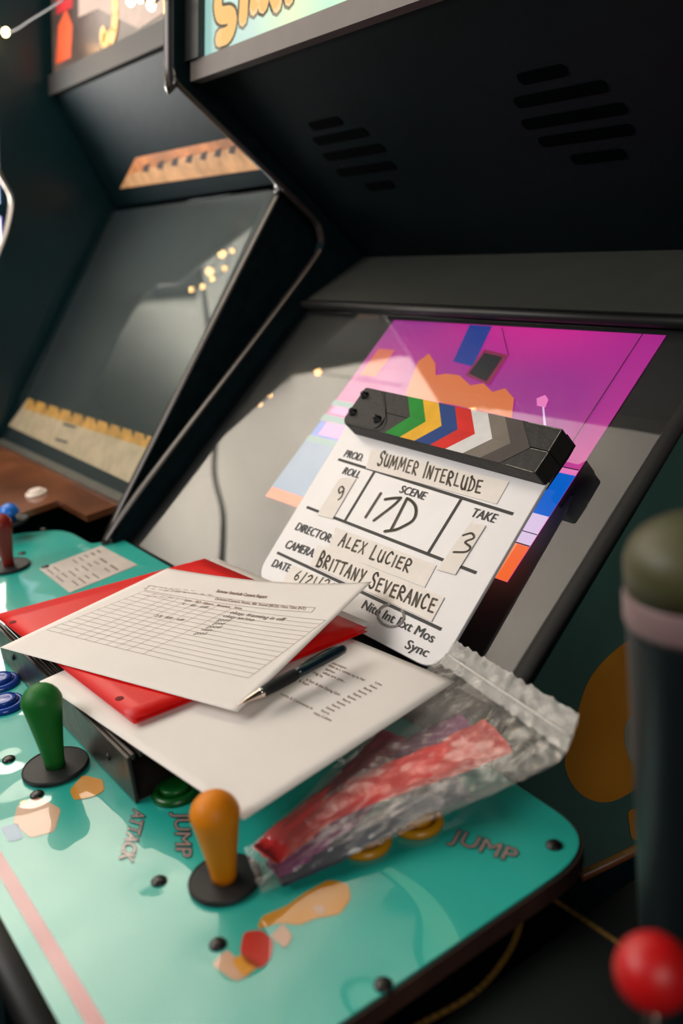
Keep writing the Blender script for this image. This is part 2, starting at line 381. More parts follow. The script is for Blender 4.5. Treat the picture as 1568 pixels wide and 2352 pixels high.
mb = MB(); mb.prism([mxy(xi0+.002, v_bot, -.001), mxy(xi1-.002, v_bot, -.001), mxy(xi1-.002, v_top-.006, -.001), mxy(xi0+.002, v_top-.006, -.001)], MN*.001)
mb.build('screen_glass', GLASS, cab)
# bottom rail of the bezel
xr = -1.13
q = [mxy(xr, v_bot+.030, .0), mxy(xr, v_bot+.030, .006), panxy(xr, .592, .004), panxy(xr, .64, .004)]
MB().prism(q, (xi1-xr, 0, 0)).build('bezel_rail', BLK2, cab)
for xa in (xi1-.020,): MB().prism([mxy(xa, v_bot+.03, 0), mxy(xa+.0195, v_bot+.03, 0), mxy(xa+.0195, v_top, 0), mxy(xa, v_top, 0)], MN*.007).build('glass_retainer', BLKM, cab)
# marquee
ym = .745
def mq(p, o=0): return yp(p, ym-o*.0006)
mt = MB(); z_lo = mq((470, 130)).z; xl = mq((470, 130)).x
mt.box((xl, ym, z_lo), (xi1-.01, ym+.012, .76))
MQ = bpy.data.materials.new('marquee_light'); MQ.use_nodes = True; nt = MQ.node_tree; b = nt.nodes['Principled BSDF']
b.inputs['Base Color'].default_value = (.05, .05, .05, 1); b.inputs['Roughness'].default_value = .25
tc = nt.nodes.new('ShaderNodeTexCoord'); sx = nt.nodes.new('ShaderNodeSeparateXYZ'); cr = nt.nodes.new('ShaderNodeValToRGB')
mr = nt.nodes.new('ShaderNodeMapRange'); mr.inputs[1].default_value = -.36; mr.inputs[2].default_value = .36
nt.links.new(tc.outputs['Object'], sx.inputs[0]); nt.links.new(sx.outputs['X'], mr.inputs[0]); nt.links.new(mr.outputs[0], cr.inputs['Fac'])
E_ = cr.color_ramp.elements; E_[0].position = 0; E_[0].color = sl((135, 185, 178))+(1,); E_[1].position = 1; E_[1].color = sl((170, 225, 190))+(1,)
for pos, c in ((.2, (165, 200, 190)), (.32, (205, 235, 175)), (.42, (170, 235, 190)), (.6, (210, 250, 170))):
    e = E_.new(pos); e.color = sl(c)+(1,)
nt.links.new(cr.outputs['Color'], b.inputs['Emission Color']); b.inputs['Emission Strength'].default_value = 1.15
mqo = mt.build('marquee_face', MQ, cab)
def ribbon(g, pts, wd, nrm, k=0, caps=True):
    """flat stroke along a polyline lying on a plane"""
    pts = [Vector(p) for p in pts]
    for a, b_ in zip(pts[:-1], pts[1:]):
        d = (b_-a)
        if d.length < 1e-7: continue
        s = nrm.cross(d.normalized())*wd; g.flat([a-s, b_-s, b_+s, a+s], k)
    if caps:
        for p in pts:
            e1 = nrm.orthogonal().normalized(); e2 = nrm.cross(e1)
            g.flat([p+(e1*math.cos(a)+e2*math.sin(a))*wd for a in [i*math.pi/4 for i in range(8)]], k)
YN = Vector((0, -1, 0))
lt = MB()
strokes = [[(548, -60), (505, -20), (500, 20), (515, 48), (535, 52), (522, 80), (503, 92)], [(563, -50), (560, 0), (558, 40)],
           [(583, 15), (590, -40), (604, 10), (615, -45), (636, 8)], [(668, -50), (664, -8)]]
strokes[0] = [(530, -60), (508, -30), (500, 8), (506, 34), (528, 34), (534, 50), (524, 78), (503, 88)]
for st in strokes:
    P = smooth_line([mq(p, 1) for p in st], 6); ribbon(lt, P, .0175, YN, 0)
for st in strokes:
    P = smooth_line([mq(p, 2) for p in st], 6); ribbon(lt, P, .0125, YN, 1)
lt.build('marquee_lettering', [emis('letter_outline', (120, 110, 90), .8), emis('letter_cream', (250, 200, 130), 1.0)], mqo)
TRIM = mat('marquee_trim', (96, 86, 82), .45, var=.08, scale=30, spec=.5)
MB().box((xi0+.012, ym-.006, z_lo-.032), (xi1, ym+.014, z_lo-.002)).build('marquee_trim', TRIM, cab)
MB().box((xi0, ym-.012, z_lo-.002), (xl, ym+.014, .76)).build('marquee_trim', BLK2, cab)
MB().box((X0, .715, .762), (X1, 1.75, .80)).build('top_panel', BLK, cab)
MB().box((xi0, 1.70, ZF), (xi1, 1.74, .76)).build('back_panel', BLK, cab)
MB().box((xi0, .75, ZF), (xi1, .78, -.47)).build('front_panel', BLK, cab)
# control deck
CPX0, CPX1, CPF = -1.69, -.4185, .176
outl = [(CPX0, CPF), (CPX1, CPF), (CPX1, .560), (-.445, .592), (-.565, .600), (-.566, .62), (-1.485, .625), (-1.50, .612), (-1.51, .578), (-1.60, .576), (-1.64, .566), (-1.69, .50)]
rr = [.04, .04, .03, .03, 0, 0, .01, .01, .012, .015, .02, .03]
deck = MB().prism([p for p in rnd([panxy(x, y, -.0022) for x, y in outl], rr)], -PN*.017).build('deck_board', mat('deck_board_brown', (58, 36, 30), .5, var=.2, scale=40), cab)
inn = [(CPX0+.003, CPF+.003), (CPX1-.003, CPF+.003), (CPX1-.003, .558), (-.447, .589), (-.565, .597), (-.566, .617), (-1.482, .622), (-1.498, .609), (-1.508, .575), (-1.60, .573), (-1.638, .563), (-1.687, .498)]
for p_ in [(365, 2025), (500, 2170), (880, 2263), (85, 1826), (20, 1745)]: DENTS.append((tuple(M3(pan(p_))), .011, -.0011))
DENTS.append((tuple(M3(panxy(-.530, .445))), .040, .0125))
TEAL = overlay_mat('turquoise_overlay', (38, 176, 162))
deck_top = MB().prism([p for p in rnd([panxy(x, y, -.002) for x, y in inn], rr)], PN*.002).build('deck_overlay', TEAL, cab)
MB().tube([panxy(x, CPF-.002, -.014) for x in (CPX0, -1.2, -.8, CPX1)], .016, seg=10).build('edge_molding', BLKM, cab, True)
MB().prism([(-1.60, .22, -.52), (-1.60, .57, -.46), (-1.60, .57, -.90), (-1.60, .30, -.90)], (1.0, 0, 0)).build('control_box', BLK, cab)
# printed deck artwork (plain colour areas, stripe, words)
def overlay_ink(nm, rgb): return overlay_mat(nm, rgb)
PINK = overlay_ink('ink_pink', (172, 84, 96)); IRED = overlay_ink('ink_red', (196, 42, 34)); IORG = overlay_ink('ink_orange', (214, 142, 24)); IPALE = overlay_ink('ink_pale', (205, 160, 130)); IDK = overlay_ink('ink_outline', (14, 46, 46)); IBL = overlay_ink('ink_blue', (60, 130, 170))
ink = MB()
ink.flat([panxy(-1.68, .1945, .0004), panxy(CPX1-.004, .1945, .0004), panxy(CPX1-.004, .2055, .0004), panxy(-1.68, .2055, .0004)], 0)
def pb(pts, k, o=1, r=.0045): ink.flat(rnd([pan(p, .0003*o) for p in pts], r), k)
pb([(550, 2185), (560, 2140), (600, 2135), (628, 2160), (622, 2200), (600, 2225), (565, 2215)], 1, 2)
pb([(640, 2120), (590, 2135), (600, 2105), (660, 2080), (700, 2050), (755, 2020), (800, 2030), (805, 2065), (780, 2100), (720, 2110), (690, 2125)], 2, 1)
pb([(712, 2085), (735, 2075), (750, 2090), (735, 2105)], 3, 2); pb([(485, 2215), (520, 2180), (560, 2215), (575, 2240), (540, 2255)], 3, 1); pb([(530, 2205), (560, 2190), (600, 2215), (560, 2245)], 2, 2)
pb([(620, 2150), (650, 2120), (672, 2150), (655, 2180)], 3, 2)
pb([(40, 1850), (90, 1830), (140, 1858), (125, 1910), (70, 1925), (30, 1890)], 3, 1); pb([(160, 1815), (190, 1780), (235, 1790), (240, 1815), (215, 1830), (170, 1838)], 2, 2); pb([(0, 1900), (40, 1890), (55, 1925), (20, 1935)], 5, 1)
ink.build('printed_artwork', [PINK, IRED, IORG, IPALE, IDK, IBL], cab)

# ------------------------------------------------------------------ lettering helpers
def aff(fn, bl, br, tl):
    a, b, c = fn(bl), fn(br), fn(tl); return lambda x, y: a+(b-a)*x+(c-a)*y
def text_mesh(s, shear=0, bold=0, spacing=1.0):
    cu = bpy.data.curves.new('t', 'FONT'); cu.body = s; cu.shear = shear; cu.offset = bold; cu.space_character = spacing; cu.resolution_u = 4
    o = bpy.data.objects.new('t', cu); COL.objects.link(o); dg = bpy.context.evaluated_depsgraph_get(); dg.update()
    me = bpy.data.meshes.new_from_object(o.evaluated_get(dg)); vs = [tuple(v.co) for v in me.vertices]; fs = [tuple(p.vertices) for p in me.polygons]
    bpy.data.objects.remove(o); bpy.data.curves.remove(cu); bpy.data.meshes.remove(me)
    return vs, fs
def put_text(g, s, M, k=0, shear=0, bold=0, spacing=1.0, cap=.69):
    vs, fs = text_mesh(s, shear, bold, spacing)
    if not vs: return
    x0 = min(v[0] for v in vs); x1 = max(v[0] for v in vs)
    g.add([M((v[0]-x0)/(x1-x0), v[1]/cap) for v in vs], fs, k)
HW = {'S': [[(.9, .85), (.6, 1), (.2, .85), (.25, .6), (.7, .45), (.75, .15), (.4, 0), (.05, .12)]], 'U': [[(.1, 1), (.08, .3), (.35, 0), (.7, .1), (.85, .95)], [(.85, .5), (.88, 0)]],
 'M': [[(.05, 0), (.15, 1), (.45, .25), (.75, 1), (.9, 0)]], 'E': [[(.85, 1), (.15, .95), (.12, 0), (.85, .02)], [(.13, .52), (.7, .52)]], 'R': [[(.1, 0), (.12, 1), (.7, .92), (.72, .62), (.15, .48), (.85, 0)]],
 'I': [[(.5, 1), (.45, 0)]], 'N': [[(.1, 0), (.15, 1), (.75, 0), (.85, 1)]], 'T': [[(.0, .95), (.95, 1)], [(.5, .97), (.45, 0)]], 'L': [[(.2, 1), (.12, .02), (.85, .05)]],
 'D': [[(.2, 0), (.25, 1), (.1, .95), (.7, .85), (.92, .5), (.7, .12), (.05, 0)]], 'A': [[(.0, 0), (.5, 1), (.85, 0)], [(.2, .4), (.75, .4)]], 'X': [[(.1, 1), (.85, 0)], [(.85, 1), (.05, 0)]],
 'C': [[(.85, .85), (.5, 1), (.15, .6), (.2, .15), (.55, 0), (.88, .15)]], 'B': [[(.15, 0), (.18, 1), (.75, .85), (.6, .58), (.2, .52), (.85, .35), (.75, .05), (.1, 0)]],
 'Y': [[(.1, 1), (.45, .5)], [(.9, 1), (.35, 0)]], 'V': [[(.05, 1), (.4, 0), (.85, 1)]], '1': [[(.5, 1), (.4, 0)]], '7': [[(.0, .85), (.95, 1), (.25, 0)]], '/': [[(.75, 1.1), (.2, -.1)]],
 '9': [[(.85, .85), (.5, 1), (.15, .75), (.4, .5), (.8, .75), (.75, .3), (.45, 0)]], '3': [[(.2, .85), (.65, 1), (.9, .8), (.45, .55), (.85, .35), (.7, .1), (.0, 0)]],
 '6': [[(.7, 1), (.2, .5), (.2, .1), (.6, 0), (.8, .3), (.5, .5), (.22, .3)]], '2': [[(.1, .8), (.5, 1), (.8, .75), (.1, 0), (.9, .05)]]}
WID = {'I': .35, '1': .4, 'M': 1.15, '/': .6, ' ': .5}
def hand(g, s, M, wd, nrm, k=0, big=(), seed=1):
    rs = random.Random(seed); tot = sum(WID.get(c, .8)+.22 for c in s)-.22; x = 0
    for i, c in enumerate(s):
        w_ = WID.get(c, .8); h = 1.18 if i in big else rs.uniform(.84, .98); dy = rs.uniform(-.05, .05) - (.08 if i in big else 0)
        for st in HW.get(c, []):
            pts = [(p[0]+rs.uniform(-.02, .02), p[1]+rs.uniform(-.02, .02)) for p in st]
            P = [M((x+px*w_)/tot, dy+py*h) for px, py in pts]
            if len(P) > 3 and c in 'SUDCB93620R': P = smooth_line(P, 4)
            ribbon(g, P, wd*rs.uniform(.85, 1.1), nrm, k)
        x += w_+.22
def pw(o): return lambda p: pan(p, .0006+.0003*o)
MAUVE = overlay_ink('ink_mauve', (168, 140, 134))
for bl_, br_, tl_, s in [((1030, 1930), (1178, 1982), (1046, 1902), 'JUMP'), ((400, 1866), (404, 1968), (434, 1866), 'JUMP'), ((306, 1858), (274, 1972), (334, 1866), 'ATTACK')]:
    wg = MB()
    for dx, dy in ((-2.2, 0), (2.2, 0), (0, -2.2), (0, 2.2), (-1.6, -1.6), (1.6, 1.6), (-1.6, 1.6), (1.6, -1.6)):
        put_text(wg, s, aff(lambda p, dx=dx, dy=dy: pan((p[0]+dx, p[1]+dy), .0006+.00002*(dx+2*dy+8)), bl_, br_, tl_), 0, 0, 0)
    put_text(wg, s, aff(pw(1), bl_, br_, tl_), 1, 0, 0)
    wg.build('printed_word', [IDK, MAUVE], cab)
# instruction sticker on the deck
stq = [(90, 1307), (232, 1254), (316, 1298), (160, 1362)]
st = MB(); st.prism([pan(p, .0004) for p in stq], PN*.0005)
a, b_, c_ = pan(stq[0], .0012), pan(stq[1], .0012), pan(stq[3], .0012)
rs = random.Random(5)
for i in range(9):
    for j in range(3):
        if rs.random() < .2: continue
        u0 = .07+i*.1; v0 = .06+j*.31+rs.uniform(0, .04); v1 = v0+rs.uniform(.12, .25)
        w2 = .016 if i > 6 else .010
        P = lambda u, v: a+(b_-a)*u+(c_-a)*v
        st.flat([P(u0, v0), P(u0+w2*2, v0), P(u0+w2*2, v1), P(u0, v1)], 1)
st.build('instruction_sticker', [mat('sticker_grey', (196, 186, 178), .35), mat('sticker_ink', (105, 85, 78), .5)], cab)
def bolt(p, parent=cab, r=.0068):
    c = pan(p, 0); return MB().lathe([(0.0001, .0034), (r*.5, .0031), (r*.85, .0022), (r, .001), (r, 0)][::-1], c, PN, seg=20).build('bolt', mat('bolt_black', (24, 22, 22), .32), parent, True)
for p in [(365, 2025), (500, 2170), (880, 2263), (1272, 1942), (85, 1826), (20, 1745), (104, 1303), (50, 1272), (255, 1242), (100, 1216)]: bolt(p)
def bat(r, h, stem=.55):
    pts = [(r*stem*.78, -.002), (r*stem*.8, .006)]
    zc = h-r*.98
    pts += [(r*(stem*.8+(.97-stem*.8)*t**1.1), .006+(zc-.006)*t) for t in (.2, .4, .6, .8)]
    pts += [(r*math.cos(a), zc+r*.98*math.sin(a)) for a in [math.radians(d) for d in (5, 15, 30, 45, 60, 72, 82, 89.5)]]
    return pts
def joystick(base, r, h, color_mat, disc_r, lean=(0, 0, 0), bm=None, parent=cab, N=PN, stem=.55):
    t = MB().lathe([(.0045, 0), (.0045, .014)], base, N, seg=16).build('joystick', BLK2, parent, True)
    ax_ = (N+Vector(lean)).normalized()
    MB().lathe([(disc_r*.96, .0002), (disc_r, .0012), (disc_r, .004), (disc_r*.97, .0056), (disc_r*.955, .0056), (disc_r*.945, .0048), (.006, .0046)], base, N, seg=56).build('dust_washer', mat('washer_black', (24, 26, 27), .55, var=.08, scale=50), t, False)
    MB().lathe(bat(r, h, stem), base+N*.006, ax_, seg=48).build('handle', color_mat, t, True)
    return t
yb = pan((517, 2026)); gb = pan((150, 1757)); gb.y = .2885; rb = pan((22, 1304))
joystick(panxy(yb.x, yb.y), .0200, .083, mat('yellow_plastic', (226, 132, 8), .5, var=.03, spec=.28), .0300, (.09, -.02, 0), stem=.68)
joystick(panxy(gb.x, gb.y), .0205, .088, mat('green_plastic', (26, 112, 40), .5, var=.05, spec=.3), .0335, (-.07, .03, 0), stem=.63)
joystick(panxy(rb.x, rb.y), .0205, .088, mat('red_plastic', (140, 30, 22), .4, var=.05), .0340)
def button(p, m, r=.0165, N=PN, fn=pan, parent=cab):
    c = fn(p, 0); t = MB().lathe([(r*1.25, 0), (r*1.25, .003), (r*1.12, .0062), (r*.92, .0066), (r*.88, .004), (.002, .004)], c, N, seg=40).build('push_button', m, parent, True)
    MB().lathe([(r*.80, .003), (r*.80, .0095), (r*.74, .011), (r*.4, .0102), (.001, .0098)], c, N, seg=36).build('plunger', m, t, True); return t
BLU = mat('blue_plastic', (24, 66, 158), .2, var=.03, spec=.6); YEL = mat('amber_plastic', (196, 136, 16), .3, var=.05); GRN = mat('dark_green_plastic', (12, 84, 30), .3, var=.05)
button((12, 1622), BLU, .0185); button((2, 1572), BLU, .0185)
button((958, 1890), YEL, .0185); button((838, 1936), YEL, .0185); button((405, 1822), GRN, .0185)

# ------------------------------------------------------------------ clapperboard
clap = thing('clapperboard', 'white film slate with handwritten tape strips and colour-striped black clapper, leaning on the glass', 'clapperboard', mon((790, 1440), .02))
BO = .022; N_ = MN
def sb(o): return lambda p: mon(p, BO+.0045+o)
bd = [(812, 950), (1272, 1082), (1003, 1545), (585, 1325)]
WHT = mat('slate_white', (226, 224, 226), .28, var=.02, scale=30, spec=.5)
bevel(MB().prism(rnd([mon(p, BO+.0045) for p in bd], [0, 0, .032, .032], 8), -N_*.0045).build('board', WHT, clap), .0008, 2)
rl = MB()
def rule(p, q, w_, k=0):
    a, b2 = sb(.0004)(c1(*p)), sb(.0004)(c1(*q)); s = N_.cross((b2-a).normalized())*w_; rl.prism([a-s, b2-s, b2+s, a+s], N_*.0003, k)
for p, q in [((425, 382), (1210, 628)), ((283, 597), (1045, 893)), ((150, 802), (887, 1147)), ((588, 436), (453, 660)), ((978, 560), (826, 808))]: rule(p, q, .0019)
for s, bl_, br_, tl_ in [('PROD.', (447, 369), (528, 391), (455, 340)), ('ROLL', (441, 446), (514, 467), (451, 417)), ('SCENE', (697, 530), (808, 564), (708, 499)), ('TAKE', (1017, 637), (1124, 668), (1030, 601)),
                         ('DIRECTOR:', (228, 698), (386, 757), (241, 666)), ('CAMERA:', (181, 778), (310, 824), (194, 745)), ('DATE', (122, 863), (198, 889), (134, 832)),
                         ('Nite Int Ext Mos', (527, 1050), (846, 1208), (543, 1015)), ('Sync', (721, 1230), (820, 1272), (734, 1194))]:
    tl_ = (bl_[0]+(bl_[1]-tl_[1])*.62, tl_[1]-1)
    for sh in (0, .6, 1.2, 1.8): put_text(rl, s, aff(lambda p: sb(.0006+sh*.00003)(c1(*p)), (bl_[0]+sh-1.4, bl_[1]+sh*.3), (br_[0]+sh-2, br_[1]+sh*.3), (tl_[0]+sh, tl_[1]+sh*.3)), 0, .0, 0, 1.0)
rl.build('printed_rules', INK, clap)
ring = MB(); rc = [c1(660+58*math.cos(a)-12*math.sin(a), 1085+48*math.sin(a)+14*math.cos(a)) for a in [i*math.pi/12 for i in range(-3, 18)]]
ribbon(ring, [mon(p, BO+.0054) for p in rc], .0016, N_); ring.build('marker_ring', mat('faded_marker', (150, 145, 140), .6), clap)
tp = [('PROD', [(572, 338), (1193, 482), (1136, 583), (548, 422)]), ('ROLL', [(432, 466), (505, 468), (398, 650), (328, 632)]), ('TAKE', [(1024, 664), (1088, 679), (950, 901), (866, 878)]),
      ('DIR', [(412, 686), (866, 858), (812, 959), (378, 788)]), ('CAM', [(332, 766), (902, 1003), (843, 1112), (298, 856)]), ('DATE', [(216, 856), (450, 955), (400, 1010), (170, 945)])]
hwr = {'PROD': [('SUMMER INTERLUDE', (600, 402), (1064, 537), (618, 347), .0021, (0, 7))], 'ROLL': [('9', (410, 558), (444, 568), (428, 488), .0020, ())],
       'TAKE': [('3', (942, 802), (1018, 812), (975, 706), .0026, ())], 'DIR': [('ALEX LUCIER', (425, 766), (740, 892), (448, 718), .0022, (0, 5))],
       'CAM': [('BRITTANY SEVERANCE', (326, 855), (852, 1076), (350, 800), .0024, (0, 9))], 'DATE': [('6/21/22', (220, 922), (400, 985), (243, 878), .0018, ())]}
for i, (nm, q) in enumerate(tp):
    o = .0009+.0003*(i % 3)
    t = MB().prism([sb(o)(c1(*p)) for p in q], -N_*.0004).build('tape_strip', TAPE, clap)
    for s, bl_, br_, tl_, wd, big in hwr[nm]:
        g = MB(); hand(g, s, aff(lambda p: sb(o+.0003)(c1(*p)), bl_, br_, tl_), wd*.62, N_, 0, big, i+3); g.build('handwriting', MARK, t)
g = MB()
def c4(x, y): return sb(.0010)((780+x/6.817, 1090+y/6.817))
def hw2(pts, sm=False, wd=.0019): P = [c4(*p) for p in pts]; ribbon(g, smooth_line(P, 5) if sm else P, wd, N_)
hw2([(637, 290), (400, 662)]); hw2([(705, 385), (825, 367), (952, 362)], True); hw2([(952, 362), (835, 480), (530, 715)], True)
hw2([(1045, 375), (950, 565), (800, 855)], True); hw2([(1045, 370), (1120, 412), (1182, 500), (1185, 620), (1130, 722), (1000, 802), (870, 860), (700, 885)], True)
g.build('handwriting', MARK, clap)
# clapper sticks
SO = .050
def sf(o): return lambda p: mon(c1(*p), SO+o)
TLc, TRc, BRc, BLc = (547, 57), (1437, 245), (1312, 445), (447, 220)
midL, midR = (492, 138), (1374, 347)
STK = mat('clapper_black', (44, 43, 42), .5, spec=.2, var=.12, scale=50, bump=.1, bscale=150)
STE = mat('clapper_edge', (14, 16, 17), .5, var=.2)
tops = [738, 806, 877, 950, 1022, 1098, 1175, 1255]
topy = lambda x: 57+(x-547)*(188/890.); 
mids = [(748, 190), (818, 213), (890, 232), (962, 248), (1040, 268), (1118, 290), (1200, 310), (1287, 330)]
bots = [(634, 264), (702, 284), (768, 301), (838, 319), (907, 337), (985, 357), (1062, 377), (1150, 400)]
cm = [mat('stripe_green', (22, 138, 44), .5, spec=.12), mat('stripe_yellow', (238, 180, 44), .5, spec=.12), mat('stripe_blue', (26, 66, 132), .5, spec=.12), mat('stripe_red', (216, 40, 34), .5, spec=.12),
      mat('stripe_white', (222, 220, 218), .5, spec=.12), mat('stripe_grey', (122, 114, 104), .5, spec=.12), mat('stripe_dark_grey', (82, 76, 72), .5, spec=.12)]
def stick(nm, face, top):
    face = rnd([sf(0)(p) for p in face], [.006, .003, .0, .0] if top else [0, .0, .003, .006], 3)
    o = MB().prism(face, -N_*.0275).build(nm, STK, clap); bevel(o, .0007, 2)
    g = MB()
    for i in range(7):
        a, b2 = (tops[i], topy(tops[i])+2), (tops[i+1], topy(tops[i+1])+2)
        m0, m1 = mids[i], mids[i+1]; c0, d0 = bots[i], bots[i+1]
        if top: g.prism([sf(.0002)(p) for p in (a, b2, m1, m0)], N_*.0003, i)
        else: g.prism([sf(.0002)(p) for p in (m0, m1, (d0[0], d0[1]-2), (c0[0], c0[1]-2))], N_*.0003, i)
    g.build('colour_stripes', cm, o); return o
stick('upper_clapstick', [TLc, TRc, (midR[0]+1, midR[1]-2), (midL[0], midL[1])], True)
stick('lower_clapstick', [(midL[0], midL[1]), (midR[0]-1, midR[1]), BRc, BLc], False)
# metal catch at the right end and worn white edge lines
wr = MB()
for p, q in [((1280, 215), (1428, 248)), ((1428, 250), (1370, 345)), ((1368, 352), (1308, 440)), ((1290, 333), (1366, 350)), ((1180, 405), (1300, 440))]:
    a, b2 = sf(.0005)(p), sf(.0005)(q); s = N_.cross((b2-a).normalized())*.00045; wr.prism([a-s, b2-s, b2+s, a+s], N_*.0001)
wr.build('worn_edge', mat('worn_edge_paint', (150, 140, 130), .6, var=.6, scale=200), clap)
MB().prism([mon(p, .014) for p in [(1322, 1024), (1306, 1052), (1255, 1126), (1238, 1112), (1290, 1040)]], N_*.022).build('stick_catch', STE, clap)
hp = rnd([sf(.0003)(p) for p in [(549, 60), (624, 77), (640, 200), (596, 250), (452, 216), (452, 200)]], [.004, .006, .012, .012, .004, .004], 4)
h_ = MB().prism(hp, N_*.0012).build('hinge_plate', STK, clap); bevel(h_, .0006, 2)
ol = MB(); ribbon(ol, [sf(.0017)(p) for p in [(626, 78), (632, 140), (636, 200), (628, 232), (600, 248)]] + [sf(.0017)(p) for p in [(560, 243), (452, 217)]], .0007, N_); ol.build('hinge_outline', INK, h_)
for p in [(545, 96), (492, 172), (601, 203)]:
    c = sf(.0015)(p); MB().lathe([(.0062, 0), (.0062, .0015), (.0035, .0025), (.0033, .0075), (.0018, .0085), (.0001, .0085)], c, N_, seg=24).build('screw', STE, h_, True)

# ------------------------------------------------------------------ black steel tray under the papers
tray = thing('steel_tray', 'long dark steel tray with grooved lip lying on the turquoise deck under the papers', 'tray', panxy(-1.1, .45))
STL = mat('dark_steel', (62, 56, 52), .36, metal=.35, var=.35, scale=14, bump=.08, bscale=60)
ty0, ty1, tx0, tx1 = .324, .405, -1.165, -.748
def tb(nm, xa, ya, ha, xb, yb_, hb, m=STL):
    P = [panxy(xa, ya, ha), panxy(xb, ya, ha), panxy(xb, yb_, ha), panxy(xa, yb_, ha)]
    return bevel(MB().prism(P, PN*(hb-ha)).build(nm, m, tray), .0008, 2)
tb('front_wall', tx0, ty0, .0004, tx1, ty0+.004, .050); tb('back_wall', tx0, ty1-.004, .0004, tx1, ty1, .050)
tb('lid', tx0, ty0+.018, .0462, tx1-.002, ty1-.006, .0498); tb('lip_rail', tx0, ty0+.0045, .0455, tx1, ty0+.0085, .0515); tb('lip_rail', tx0, ty0+.012, .0455, tx1, ty0+.0155, .0515)
tb('floor_plate', tx0, ty0+.0045, .0004, tx1-.002, ty1-.0045, .002)
tb('groove', tx0, ty0+.0088, .043, tx1-.003, ty0+.0118, .0465, SLOTM)
for x in (-1.10, -.80): MB().lathe([(.004, 0), (.004, .002), (.0001, .003)], panxy(x, ty0, .028), Vector((0, -1, 0)), seg=14).build('rivet', BLK2, tray, True)

# ------------------------------------------------------------------ paper, folder, pen
def sheet_fn(corners, h):
    """corners: pixels-with-height of (u0v0, u1v0, u1v1, u0v1) -> surface over the deck"""
    Q = [pan(p, o)-PN*o for p, o in corners]
    def S(u, v, o=0):
        return (Q[0]*(1-u)+Q[1]*u)*(1-v)+(Q[3]*(1-u)+Q[2]*u)*v+PN*(h(u, v)+o)
    return S
def grid_sheet(nm, S, m, n=28, parent=None, th=.0003, holes=()):
    vs = []; fs = []
    for l in (0, -th):
        for j in range(n+1):
            for i in range(n+1): vs.append(S(i/n, j/n, l))
    N2 = (n+1)**2
    for j in range(n):
        for i in range(n):
            a = j*(n+1)+i; q = (a, a+1, a+n+2, a+n+1); fs.append(q); fs.append(tuple(x+N2 for x in q[::-1]))
    bd_ = [i for i in range(n+1)]+[j*(n+1)+n for j in range(1, n+1)]+[n*(n+1)+i for i in range(n-1, -1, -1)]+[j*(n+1) for j in range(n-1, 0, -1)]
    for a, b2 in zip(bd_, bd_[1:]+bd_[:1]): fs.append((b2, a, a+N2, b2+N2))
    return obj(nm, vs, fs, m, parent, None, True)
# call sheet (lower page): u front-left -> front-right, v to the back
S2 = sheet_fn([((90, 1565), .056), ((560, 1887), .056), ((1045, 1570), .056), ((542, 1363), .056)], lambda u, v: .056+.003*math.sin(3*u)*v+.004*max(0, u-.6))
pg2 = grid_sheet('paper_sheet', S2, PAPER); tag(pg2, 'white typed page lying lowest, half over the zip bag, under the red folder', 'paper')
def uv_of(S, p, lim=(-.2, 1.2)):
    """find (u,v) on a sheet that the survey ray through p meets"""
    r = wray(*p).normalized(); u = v = .5
    for _ in range(30):
        def f(u, v):
            q = S(u, v); d = q-r*q.dot(r); return d
        e = f(u, v); du = (f(u+1e-4, v)-e)/1e-4; dv = (f(u, v+1e-4)-e)/1e-4
        a11 = du.dot(du); a12 = du.dot(dv); a22 = dv.dot(dv); b1 = -du.dot(e); b2 = -dv.dot(e); D = a11*a22-a12*a12
        u += (b1*a22-b2*a12)/D; v += (a11*b2-a12*b1)/D
    return u, v
def sheet_text(g, S, s, bl_, br_, tl_, k=0, shear=0, bold=0, o=.0004):
    a, b2, c = uv_of(S, bl_), uv_of(S, br_), uv_of(S, tl_)
    put_text(g, s, lambda x, y: S(a[0]+(b2[0]-a[0])*x+(c[0]-a[0])*y, a[1]+(b2[1]-a[1])*x+(c[1]-a[1])*y, o), k, shear, bold)
def c2(x, y): return (580+x/4.612, 1460+y/4.612)
g = MB()
for s, p, q in [('intermission', (835, 300), (985, 358)), ('then as L comes up to her', (800, 325), (1185, 488)), ('partner', (770, 362), (868, 408)), ('what are you...', (735, 400), (978, 500)),
                ('thing is', (590, 372), (735, 448)), ('& Earl & the Dying Girl', (560, 475), (912, 640)), ('& Earl', (485, 488), (580, 535)), ('works & Comments in', (290, 625), (628, 788))]:
    d = (q[0]-p[0], q[1]-p[1]); sheet_text(g, S2, s, c2(*p), c2(*q), c2(p[0]+16, p[1]-22), 0, 0, .012)
for i in range(12):
    x = 1340-i*56.5+ (10 if i == 0 else 0); y = 498+i*29.5
    ln = 75 if i else 60
    if i == 11: x -= 20; ln = 160
    sheet_text(g, S2, ['Line', 'Alex', 'Brit', 'Emma', 'Sara', 'Emma', 'Sara', 'Emma', 'Sara', 'Dana', 'Sara', 'Nina Cohen'][i], c2(x-55, y+8), c2(x-55+ln*1.15, y+8+ln*.5), c2(x-42, y-10), 0, 0, .02)
g.build('typed_lines', mat('print_brown', (122, 96, 80), .7), pg2)
